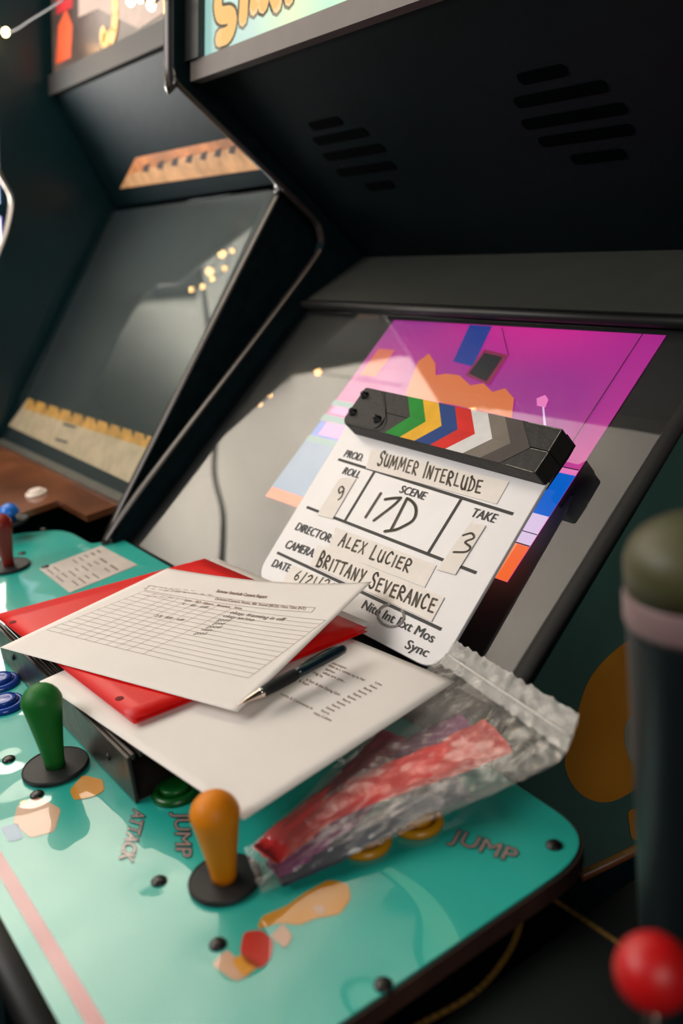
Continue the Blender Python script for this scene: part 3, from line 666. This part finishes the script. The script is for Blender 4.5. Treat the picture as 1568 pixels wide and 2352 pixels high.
# red folder
fc = [((-6, 1420), .060), ((308, 1663), .0605), ((843, 1446), .066), ((470, 1286), .066)]
SF = sheet_fn(fc, lambda u, v: .0632+.0028*v)
fold = thing('folder', 'glossy red paper pocket folder sandwiched between the two white sheets', 'folder', panxy(-.97, .46, .058))
RED = mat('red_cardstock', (222, 16, 14), .4, var=.04, scale=12, spec=.3, bump=.05, bscale=20)
grid_sheet('front_cover', lambda u, v, o=0: SF(u, v, o+.0022), RED, 14, fold, .0006)
grid_sheet('back_cover', lambda u, v, o=0: SF(u, v, o-.0022), RED, 14, fold, .0006)
pf = grid_sheet('inner_page', lambda u, v, o=0: SF(.02+u*.95, .05+v*1.0, o), PAPER, 14, fold, .0006)
MB().tube([SF(0, v, 0) for v in (0, .25, .5, .75, 1)], .0024, flat=.7).build('spine', RED, fold, True)
for p in [(30, 1433), (275, 1609)]:
    u, v = uv_of(SF, p); c = SF(u, v, .0024); MB().lathe([(.0044, 0), (.0044, .0003), (.0001, .0003)], c, PN, seg=16).build('punch_hole', mat('hole_shadow', (120, 8, 10), .8), fold)
# camera report (upper page)
S1 = sheet_fn([((0, 1487), .068), ((545, 1635), .068), ((853, 1336), .098), ((385, 1305), .072)], lambda u, v: .068+.004*v+.026*(max(0, u)**2.6)*max(0, v)+.003*math.sin(math.pi*u)*(1-v)*0)
pg1 = grid_sheet('paper_sheet', S1, PAPER, 36); tag(pg1, 'white camera log form with a ruled table and pen notes, topmost page with raised corner', 'paper')
def c3(x, y): return (270+x/3.136, 1330+y/3.136)
g = MB()
tBL, tBR, tTR, tTL = uv_of(S1, (107, 1447)), uv_of(S1, (570, 1558)), uv_of(S1, (747, 1425)), uv_of(S1, (331, 1358))
def T(a, b2, o=.0004):
    u = (tBL[0]*(1-a)+tBR[0]*a)*(1-b2)+(tTL[0]*(1-a)+tTR[0]*a)*b2; v = (tBL[1]*(1-a)+tBR[1]*a)*(1-b2)+(tTL[1]*(1-a)+tTR[1]*a)*b2
    return S1(u, v, o)
def tline(a0, b0, a1, b1, w_=.00024):
    n = 14; P = [T(a0+(a1-a0)*i/n, b0+(b1-b0)*i/n) for i in range(n+1)]; ribbon(g, P, w_, PN, 0, False)
for i in range(15): tline(0, i/14, 1, i/14)
for a in (0, .075, .165, .215, .27, .33, .38, .44, .52, 1): tline(a, 0, a, 1)
hb = [uv_of(S1, p) for p in [(345, 1345), (724, 1396), (715, 1407), (332, 1356)]]
for i in range(4):
    a, b2 = hb[i], hb[(i+1) % 4]; P = [S1(a[0]+(b2[0]-a[0])*t/10, a[1]+(b2[1]-a[1])*t/10, .0004) for t in range(11)]; ribbon(g, P, .0003, PN, 0, False)
sheet_text(g, S1, 'Summer Interlude Camera Report', c3(706, 95), c3(1072, 140), c3(720, 76), 0, .2, .03)
sheet_text(g, S1, 'Director/Camera Notes, Mic Sound (MOS), Nice Take (NT)', c3(700, 150), c3(1350, 222), c3(712, 134), 0, 0, .01)
for s, p, q in [('Filters', (612, 182), (684, 190)), ('Movement', (712, 196), (806, 208)), ('Notes', (836, 212), (890, 220)), ('Lens', (480, 158), (528, 165)), ('ISO', (556, 170), (596, 176))]:
    sheet_text(g, S1, s, c3(*p), c3(*q), c3(p[0]+12, p[1]-13), 0, 0, .02)
rs = random.Random(3)
for y0, x0_, x1_ in ((52, 215, 560), (66, 185, 700), (84, 330, 700), (118, 190, 440), (64, 560, 1080 // 2)):
    x = x0_
    while x < x1_-20:
        L = rs.uniform(14, 40); yy = y0+(x-x0_)*.10; a = uv_of(S1, c3(x, yy)); b2 = uv_of(S1, c3(x+L, yy+L*.1))
        ribbon(g, [S1(a[0], a[1], .0004), S1(b2[0], b2[1], .0004)], .0006, PN, 1, False); x += L+rs.uniform(8, 30)
g.build('printed_form', [mat('form_ink', (148, 120, 108), .7), mat('form_grey', (185, 170, 156), .7)], pg1)
g = MB()
for s, p, q, h in [('okay, framing is off', (806, 250), (1205, 305), 20), ('okay sn/mo', (756, 274), (978, 306), 18), ('good', (712, 302), (808, 308), 18), ('good', (682, 326), (766, 332), 18),
                ('good', (636, 352), (740, 356), 18), ('rain', (598, 372), (674, 378), 16), ('good', (548, 398), (636, 402), 18), ('ND', (460, 186), (478, 190), 14), ('800', (520, 196), (558, 202), 14), ('tiff', (592, 206), (650, 214), 14),
                ('2.8', (262, 272), (312, 280), 16), ('800', (340, 284), (388, 292), 15), ('tiff', (424, 298), (474, 306), 15)]:
    g = MB(); sheet_text(g, S1, s, c3(*p), c3(*q), c3(p[0]+h*.9, p[1]-h), 0, .3, .0, .0005); g.build('pen_note', mat('pen_ink', (92, 78, 70), .6), pg1)
# pen
pa, pb_ = pan((547, 1626), .072), pan((793, 1494), .078); dv = (pb_-pa).normalized(); L_ = (pb_-pa).length
pen = thing('pen', 'black ballpoint pen with chrome tip and clip resting across both sheets', 'pen', pa)
CHR = mat('chrome', (215, 195, 180), .16, metal=1, var=.05); NAVY = mat('dark_barrel', (16, 34, 44), .22, var=.2, spec=.6)
pa = pa+PN*.003
MB().lathe([(.0006, 0), (.001, .006), (.0022, .010), (.0042, .024), (.0048, .026), (.0048, .030)], pa, dv, seg=24).build('tip', CHR, pen, True)
MB().lathe([(.0050, .029), (.0056, .034), (.0062, .045), (.0062, .066), (.0056, .070), (.0052, .071)], pa, dv, seg=24).build('grip', mat('rubber_grip', (8, 12, 14), .75), pen, True)
MB().lathe([(.0050, .070), (.0056, .076), (.0058, L_*.6), (.0056, L_-.012), (.0050, L_-.003), (.0030, L_)], pa, dv, seg=24).build('barrel', NAVY, pen, True)
sd = PN.cross(dv).normalized(); sd = sd if sd.y < 0 else -sd
cl_ = [pa+dv*(L_-.006)+sd*.0058+PN*.002, pa+dv*(L_-.02)+sd*.0085+PN*.0026, pa+dv*(L_*.62)+sd*.0078+PN*.0022]
MB().tube(smooth_line(cl_, 5), .0017, flat=.6).build('clip', mat('clip_metal', (90, 84, 70), .25, metal=.8), pen, True)
MB().lathe([(.0049, .0255), (.0051, .027), (.0051, .0285), (.0049, .0295)], pa, dv, seg=24).build('ring', mat('ring_chrome', (240, 225, 215), .1, metal=1), pen, True)

# ------------------------------------------------------------------ zip bag with coloured cloths
bagpx = {(0, 0): ((560, 1960), .012), (1, 0): ((600, 2056), .006)}
def bagS(u, v):
    """u along the bag from the yellow stick to the zip end, v across (0 = front edge)"""
    fr = [((600, 2052), .004), ((900, 1922), .028), ((1180, 1800), .058), ((1300, 1742), .080), ((1318, 1700), .086)]
    bk = [((560, 1950), .012), ((680, 1850), .030), ((860, 1660), .036), ((975, 1540), .042), ((1045, 1490), .056)]
    us = [0, .38, .72, .9, 1.0]
    for i in range(4):
        if u <= us[i+1] or i == 3: break
    t = (u-us[i])/(us[i+1]-us[i]); f_ = pan(*fr[i])*(1-t)+pan(*fr[i+1])*t; b2 = pan(*bk[i])*(1-t)+pan(*bk[i+1])*t
    return f_*(1-v)+b2*v
FAR0, FAR1 = pan((1045, 1478), .060), pan((1330, 1650), .092)
def bag_layer(sgn, amp, seed):
    from mathutils import noise
    n, m_ = 84, 44; vs = []
    for j in range(m_+1):
        for i in range(n+1):
            u, v = i/n, j/m_; p = bagS(u, v)
            if u > .86:                                       # flaring zip mouth
                t = (u-.86)/.14; p = p*(1-t)+(FAR1*(1-v)+FAR0*v+ (FAR1-FAR0).cross(PN).normalized()*-.0)*t
            edge = min(1, 6*min(u+.02, v+.02, 1-v+.02)); th = .0075*edge*(1-.75*max(0, (u-.8)/.2))
            nv = noise.noise(Vector((u*9+seed, v*5, seed*3.1)))*.5+.5*noise.noise(Vector((u*22+v*14, v*26-u*6, seed)))
            if u > .84: nv += .9*abs(noise.noise(Vector((u*30, v*30, seed+9))))-.3
            p = p+PN*(sgn*th+amp*nv*(.5+.5*edge)); vs.append(p)
    fs = []; 
    for j in range(m_):
        for i in range(n): a = j*(n+1)+i; fs.append((a, a+1, a+n+2, a+n+1))
    return vs, fs
bag = thing('zip_bag', 'crumpled clear zip bag holding red and purple cloth, between the typed page and turquoise deck', 'plastic bag', pan((950, 1800), .02))
PLAS = glass_mat('clear_plastic', 1.55, (.95, .95, .94), haze=.055, rough=.09, bump=.28, bscale=26)
for sg, nm in ((1, 'upper_film'), (-1, 'lower_film')):
    vs, fs = bag_layer(sg, .0045, 3 if sg > 0 else 8); obj(nm, vs, fs, PLAS, bag, None, True)
PLZ = glass_mat('zip_plastic', 1.6, (.9, .9, .88), haze=.46, rough=.10, bump=.5, bscale=26)
def flap(u0, u1, seed, nm):
    from mathutils import noise
    vs = []; fs = []; n, m_ = 8, 46
    dirn = (pan((1330, 1650), .09)-pan((1300, 1742), .08)).normalized()
    ub = FAR1-pan((1302, 1738), .082)
    for j in range(m_+1):
        for i in range(n+1):
            v = j/m_; t = u0+(u1-u0)*i/n; base = FAR1*(1-v)+FAR0*v; lo = pan((1300, 1738), .084)*(1-v)+pan((1010, 1530), .058)*v
            p = lo*(1-t)+base*t+PN*(.0040*noise.noise(Vector((v*26, t*5, seed)))+.0015*noise.noise(Vector((v*60, t*9, seed)))+.004); vs.append(p)
    for j in range(m_):
        for i in range(n): a = j*(n+1)+i; fs.append((a, a+1, a+n+2, a+n+1))
    return obj(nm, vs, fs, PLZ, bag, None, True)
flap(.0, 1.0, 2, 'zip_flap')
MB().tube([ (pan((1308, 1700), .090)*(1-v)+pan((1028, 1512), .062)*v)+PN*.004 for v in [i/12 for i in range(13)]], .0016).build('zip_strip', PLZ, bag, True)
def cloth(nm, label, cat, pts, wd, m, lift, seed, grp):
    from mathutils import noise
    ctr = smooth_line([pan(p, o) for p, o in pts], 8); vs = []; fs = []; n = len(ctr); w_ = 14
    for i, c in enumerate(ctr):
        d = (ctr[min(i+1, n-1)]-ctr[max(0, i-1)]).normalized(); s = PN.cross(d).normalized()
        ww = wd[0]+(wd[1]-wd[0])*i/(n-1)
        for k in (0, 1):
            for j in range(w_+1):
                a = j/w_*2-1; h = lift*(math.sqrt(max(0, 1-a*a)))*(1 if k == 0 else -.35)+.0035*noise.noise(Vector((i*.35, a*3, seed)))
                vs.append(c+s*a*ww+PN*h)
    R_ = 2*(w_+1)
    for i in range(n-1):
        for j in range(w_):
            a = i*R_+j; fs.append((a, a+1, a+R_+1, a+R_)); b2 = a+w_+1; fs.append((b2+1, b2, b2+R_, b2+R_+1))
    fs.append(tuple(range(w_+1))+tuple(range(R_-1, w_, -1))); e = (n-1)*R_; fs.append(tuple(e+k for k in list(range(w_, -1, -1))+list(range(w_+1, R_))))
    o = obj(nm, vs, fs, m, None, None, True); tag(o, label, cat, grp)
cloth('cloth_strip', 'crumpled bright red cloth strip on top inside the clear zip bag', 'cloth', [((610, 1965), .016), ((740, 1860), .024), ((900, 1790), .030), ((1030, 1740), .036), ((1140, 1690), .044)], (.017, .030), mat('red_cloth', (216, 44, 46), .6, var=.15, scale=30), .006, 2, 'cloths in the zip bag')
cloth('cloth_strip', 'purple cloth strip beneath the red one inside the clear zip bag', 'cloth', [((625, 2000), .009), ((760, 1915), .014), ((900, 1760), .024), ((1000, 1690), .030), ((1070, 1660), .036)], (.012, .018), mat('purple_cloth', (140, 40, 110), .6, var=.15, scale=30), .004, 5, 'cloths in the zip bag')
cloth('cloth_strip', 'dark navy cloth strip along the front edge inside the clear zip bag', 'cloth', [((640, 2020), .006), ((780, 1950), .013), ((950, 1850), .024), ((1060, 1800), .034)], (.010, .020), mat('navy_cloth', (30, 40, 60), .7, var=.2, scale=30), .003, 7, 'cloths in the zip bag')
cloth('cloth_strip', 'folded maroon cloth partly under the typed page inside the clear zip bag', 'cloth', [((700, 1890), .022), ((830, 1770), .030), ((900, 1690), .036)], (.018, .016), mat('maroon_cloth', (110, 20, 40), .7, var=.2, scale=30), .003, 9, 'cloths in the zip bag')

# ------------------------------------------------------------------ left neighbour cabinet
lc = thing('arcade_cabinet', 'black arcade cabinet with brown deck and ochre instruction strip, left of the turquoise one', 'arcade cabinet', (-1.95, 1.2, ZF))
LX0, LX1 = -2.335, -1.535
def lg(x, t, off=0): return Vector((x, LP.y, LP.z))+LUP*t+LN*off     # t along the glass, 0 = top
tb_ = -(LP.z+.365)/LUP.z
lprof = [(.790, .95), (.790, .475), (.80, .45), (.945, .245), (.955, .215), (.955, .19), (.93, .14), (.65, -.36), (.62, -.42), (.62, ZF), (1.75, ZF), (1.75, .95)]
for xa in (LX1-.02,):
    s = side(xa, xa+.02, lprof, 'side_panel', lc, BLK)
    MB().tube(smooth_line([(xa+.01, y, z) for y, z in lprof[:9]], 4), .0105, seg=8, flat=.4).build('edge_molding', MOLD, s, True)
SA, SB = Vector((0, .812, .455)), Vector((0, .964, .212)); sd_ = SB-SA; sn = Vector((0, sd_.z, -sd_.y)).normalized()
MB().prism([(LX0+.02, SA.y, SA.z), (LX1-.02, SA.y, SA.z), (LX1-.02, SB.y, SB.z), (LX0+.02, SB.y, SB.z)], -sn*.02).build('speaker_panel', BLK, lc)
def sq(p, o=.0008): return hit(p, SA+sn*o, sn)
OS = mat('ochre_print', (196, 120, 62), .5, var=.45, scale=26); OS2 = mat('tan_print', (214, 160, 110), .5, var=.3, scale=30)
ex = MB(); ex.prism([sq(p) for p in [(276, 433), (312, 362), (440, 335), (530, 316), (600, 388)]], sn*.001)
ex.flat([sq(p, .0022) for p in [(276, 433), (292, 402), (350, 385), (420, 362), (540, 340), (590, 378), (600, 388)]], 1)
for i in range(8):
    c = (330+i*33, 380-i*7); ex.flat([sq(p, .0026) for p in [(c[0], c[1]), (c[0]+14, c[1]-6), (c[0]+10, c[1]+16), (c[0]-4, c[1]+14)]], 2)
ex.build('header_artwork', [OS, OS2, mat('dark_print', (60, 40, 30), .6)], lc)
lm = MB(); lm.prism([lg(LX0+.02, 0, -.01), lg(LX1-.02, 0, -.01), lg(LX1-.02, tb_, -.01), lg(LX0+.02, tb_, -.01)], -LN*.01)
lm.build('bezel_board', mat('bezel_dark', (10, 26, 30), .6, var=.3, scale=6), lc)
st = MB(); strip = [(65, 915), (352, 1004), (305, 1113), (20, 978)]
st.prism([lef(p, -.008) for p in strip], LN*.0008)
st.flat([lef(p, -.0068) for p in [(65, 915), (352, 1004), (341, 1030), (54, 938)]], 1)
for i in range(10):
    t = .04+i*.098; x = 65+287*t; y = 915+89*t; st.flat([lef(p, -.0066) for p in [(x, y), (x+9, y+3), (x+4, y+16)]], 3)
for x, y in ((160, 975), (142, 1010)): st.flat([lef(p, -.0066) for p in [(x-14, y-4), (x+14, y+4), (x+12, y+9), (x-16, y+1)]], 2)
st.build('instruction_card', [mat('card_tan', (206, 176, 146), .6, var=.12, scale=40), mat('card_gold', (212, 150, 70), .6, var=.3, scale=40), mat('card_ink', (60, 60, 70), .6), mat('card_dark', (30, 34, 34), .6)], lc)
LG = glass_mat('neighbour_glass', 1.5, (.93, .97, .97))
MB().prism([lg(LX0+.021, -.004, 0), lg(LX1-.021, -.004, 0), lg(LX1-.021, tb_+.01, 0), lg(LX0+.021, tb_+.01, 0)], LN*.001).build('screen_glass', LG, lc)
q = lg(0, tb_, 0)
LDN = Vector((0, -math.sin(math.radians(14)), math.cos(math.radians(14)))); LD0 = Vector((0, .66, -.365))
def ld(p, o=0): return hit(p, LD0+LDN*o, LDN)
def ldy(x, y, o=0): return Vector((x, y, LD0.z+(y-LD0.y)*math.tan(math.radians(14))))+LDN*o
MB().prism([ldy(LX0, .668), ldy(LX1-.021, .668), ldy(LX1-.021, .585), ldy(-1.70, .585), ldy(-1.70, .40), ldy(LX0, .40)], -LDN*.012).build('control_deck', mat('brown_print', (112, 66, 40), .22, var=.55, scale=9, coat=.6), lc)
MB().prism([ldy(LX0+.02, .668, .001), ldy(LX1-.02, .668, .001), ldy(LX1-.02, .648, .001), ldy(LX0+.02, .648, .001)], LDN*.006).build('deck_trim', mat('trim_steel', (120, 120, 114), .3, metal=.5), lc)
button((84, 1136), mat('white_plastic', (235, 222, 210), .25), .017, LDN, ld, lc)
b3 = ld((28, 1200)); joystick(b3, .019, .030, mat('blue_ball', (20, 110, 210), .3), .030, (0, 0, 0), None, lc, LDN, .6)
MB().box((LX0+.02, .45, ZF), (-1.71, .50, -.45)).build('front_panel', BLK, lc)
# its marquee
yl = .812
def mq2(p, o=0): return yp(p, yl-o*.001)
zl = mq2((230, 122)).z
lmq = MB(); lmq.box((LX0+.02, yl, zl), (LX1-.02, yl+.012, .94))
mo = lmq.build('marquee_face', mat('marquee_print', (70, 58, 56), .25, var=.6, scale=7, emit=.10, emit_rgb=(150, 120, 100)), lc)
g = MB()
g.flat([mq2(p, 1) for p in [(128, 148), (162, 132), (166, 60), (152, 20), (134, 60)]], 0); g.flat([mq2(p, 1) for p in [(130, 34), (165, 18), (168, -20), (130, -20)]], 1)
g.flat([mq2(p, 1) for p in [(180, 40), (225, 20), (290, 52), (320, 66), (375, 30), (375, -30), (180, -30)]], 3)
ribbon(g, smooth_line([mq2(p, 2) for p in [(262, -20), (264, 20), (262, 60), (255, 86), (238, 90), (236, 78)]], 5), .016, YN, 2)
g.build('marquee_artwork', [mat('mq_orange', (190, 72, 36), .4, var=.1, emit=.35), mat('mq_crimson', (160, 30, 36), .4, emit=.35), mat('mq_cream', (222, 176, 110), .4, emit=.5), mat('mq_taupe', (150, 130, 120), .4, emit=.3)], mo)
MB().box((LX0+.02, yl-.012, zl-.045), (LX1-.02, yl+.01, zl-.001)).build('marquee_trim', mat('dim_trim', (22, 20, 18), .5), lc)
MB().box((LX0, .795, .94), (LX1, 1.75, .96)).build('top_panel', BLK, lc)

# ------------------------------------------------------------------ farthest cabinet at the left
fcab = thing('arcade_cabinet', 'farthest arcade cabinet at the left edge of the frame, showing a blue and red glow', 'arcade cabinet', (-2.8, 1.2, ZF))
FX0, FX1 = -3.15, -2.36
fp = [xp(p, FX1) for p in [(-4, 300), (-2, 385), (14, 418), (29, 448), (30, 480), (18, 535), (-6, 600), (-90, 760)]]
fprof = [(fp[0].y, .98)]+[(v.y, v.z) for v in fp]+[(.45, -.10), (.42, -.50), (.42, ZF), (1.75, ZF), (1.75, .98)]
SHEEN = mat('side_panel_teal_black', (16, 48, 54), .32, var=.25, scale=6, spec=.5)
for xa in (FX0, FX1-.02):
    s_ = side(xa, xa+.02, fprof, 'side_panel', fcab, SHEEN)
    MB().tube(smooth_line([(xa+.012, y, z) for y, z in fprof[:8]], 5), .010, seg=8, flat=.5).build('edge_molding', mat('silver_molding', (150, 140, 130), .3, metal=.6), s_, True)
g = MB()
for i_, (z0, z1) in enumerate(((.0, .12), (.12, .17), (.2, .34))): g.box((FX0+.03, .70, z0), (FX1-.03, .705, z1), i_)
g.build('screen_picture', [emis('far_red', (220, 60, 80), .6), emis('far_violet', (120, 110, 220), .6), emis('far_blue', (0, 90, 160), .5)], fcab)
MB().prism([(FX0+.02, SA.y, SA.z), (FX1-.02, SA.y, SA.z), (FX1-.02, SB.y, SB.z), (FX0+.02, SB.y, SB.z)], -sn*.02).build('speaker_panel', BLK, fcab)
MB().box((FX0+.02, yl, zl-.07), (FX1-.02, yl+.02, .94)).build('marquee_face', BLK2, fcab)
MB().prism([ldy(FX0, .668), ldy(FX1, .668), ldy(FX1, .40), ldy(FX0, .40)], -LDN*.03).build('control_deck', BLK2, fcab)
MB().box((FX0+.02, .45, ZF), (FX1-.02, .50, -.45)).build('front_panel', BLK, fcab)
MB().box((FX0, .735, .96), (FX1, 1.75, .975)).build('top_panel', BLK, fcab)

# ------------------------------------------------------------------ right neighbour: black control deck with gold lines
rc_ = thing('control_cabinet', 'black control cabinet with thin gold lines and red ball joystick, right of the turquoise deck', 'arcade cabinet', (0, .4, ZF))
RO = -.040
rd = bevel(MB().prism(rnd([panxy(x, y, RO) for x, y in [(-.408, .12), (.55, .12), (.55, .62), (-.408, .62)]], .02), -PN*.03).build('control_deck', mat('black_deck', (16, 20, 21), .4, var=.3, scale=10, spec=.3), rc_), .002)
MB().box((-.39, .16, ZF), (.53, .60, -.60)).build('cabinet_body', BLK, rc_)
GOLD = mat('gold_line', (122, 92, 40), .5, var=.1)
def gl(pts, w_=.0022):
    g = MB(); P = [pan(p, RO+.0006) for p in pts]; P = smooth_line(P, 6) if len(P) > 2 else P; ribbon(g, P, w_, PN); g.build('gold_line', GOLD, rd)
gl([(1215, 2030), (1330, 2105), (1440, 2180), (1600, 2290)]); gl([(1200, 2060), (1192, 2130), (1160, 2200), (1090, 2280), (970, 2350), (860, 2400)]); gl([(1300, 2020), (1400, 1975), (1480, 1940), (1570, 1925)])
bc = wray(1500, 2232)*(.46/F); hb_ = (bc-panxy(0, 0, RO)).dot(PN); bb = bc-PN*hb_; print('ball height', hb_)
rj = MB().lathe([(.0045, 0), (.0045, hb_)], bb, PN, seg=16).build('joystick', CHR, rc_, True)
MB().lathe([(.0190*math.cos(math.radians(d))+.00001, .0190*math.sin(math.radians(d))) for d in range(-90, 91, 9)], bc, PN, seg=40).build('ball_top', mat('red_ball', (196, 14, 18), .42, var=.03, spec=.5), rj, True)
MB().lathe([(.028, .0002), (.028, .004), (.006, .0045)], bb, PN, seg=40).build('dust_washer', BLK2, rj)
# dark tapered handle close to the camera
zc_ = .52
pt = wray(1600, 1330)*(zc_/F)
hgt = (pt-panxy(0, 0, RO)).dot(PN); base = pt-PN*hgt
tw = thing('upright_bottle', 'tall dark upright bottle with olive domed cap and pale collar, blurred at the right edge', 'bottle', base)
MB().lathe([(.027, .0004), (.029, .02), (.034, hgt*.6), (.0379, hgt-.03), (.0379, hgt-.022)], base, PN, seg=48).build('body', mat('bottle_black', (9, 20, 23), .45, var=.1), tw, True)
MB().lathe([(.0384, hgt-.026), (.0398, hgt-.022), (.0398, hgt-.008), (.0384, hgt-.004)], base, PN, seg=48).build('collar', mat('collar_mauve', (138, 112, 112), .5, var=.05), tw, True)
MB().lathe([(.0390, hgt-.006), (.0393, hgt+.012)]+[(.0390*math.cos(math.radians(d))+.00001, hgt+.012+.026*math.sin(math.radians(d))) for d in range(8, 91, 8)]+[(.0001, hgt+.038)], base, PN, seg=48).build('cap', mat('olive_cap', (74, 72, 44), .5, var=.15, scale=20), tw, True)

# ------------------------------------------------------------------ fairy lights
BULB = emis('warm_bulb', (255, 190, 120), 40); WIRE = mat('green_black_wire', (24, 26, 24), .6)
fl = thing('fairy_light_string', 'string of warm fairy lights draped in front of the left cabinets near the ceiling', 'fairy lights', (-2.6, .6, .9))
def refl_pt(p, N, fn, yy):
    h0 = fn(p); d = h0.normalized(); r = d-2*d.dot(N)*N; return h0+r*((yy-h0.y)/r.y)
def bulb(c, r=.0075): MB().lathe([(r*math.cos(math.radians(d))+.00001, r*1.3*math.sin(math.radians(d))) for d in range(-90, 91, 18)], c, (.3, -.2, -1), seg=12).build('bulb', BULB, fl, True)
def refl_t(p, N, fn, t):
    h0 = fn(p); d = h0.normalized(); return h0+(d-2*d.dot(N)*N)*t
chain = [refl_t(p, MN, mon, 1.6) for p in [(552, 933), (593, 908), (638, 872), (665, 798), (742, 812), (810, 770)]]
for c in chain: bulb(c, .0105)
MB().tube(smooth_line(chain, 6), .0028, seg=6).build('wire', WIRE, fl, True)
ch2 = [refl_pt(p, LN, lef, .58) for p in [(440, 665), (465, 658), (487, 641), (515, 617), (532, 577)]]
for c in ch2: bulb(c, .006)
MB().tube(smooth_line(ch2, 5), .0025, seg=6).build('wire', WIRE, fl, True)
ch3 = [yp(p, .70) for p in [(-30, 20), (13, 74), (80, 40), (160, -10)]]
bulb(ch3[1]); MB().tube(smooth_line(ch3, 5), .0022, seg=6).build('wire', WIRE, fl, True)
ch4 = [yp(p, .70) for p in [(290, -30), (300, 2), (322, -6), (347, 12), (380, -20)]]
for c in (ch4[1], ch4[2], ch4[3]): bulb(c)
MB().tube(smooth_line(ch4, 5), .0022, seg=6).build('wire', WIRE, fl, True)
print('script bytes ok')

cab_pts = [refl_pt(p, MN, mon, .34) for p in [(505, 930), (500, 980), (492, 1060), (495, 1110), (512, 1180), (510, 1290), (508, 1340)]]
cbl = MB().tube(smooth_line(cab_pts, 6), .009, seg=8).build('hanging_cable', mat('cable_rubber', (12, 16, 18), .6), None, True); tag(cbl, 'black cable hanging down in front of the pale ceiling cloth, seen reflected in the glass', 'cable')
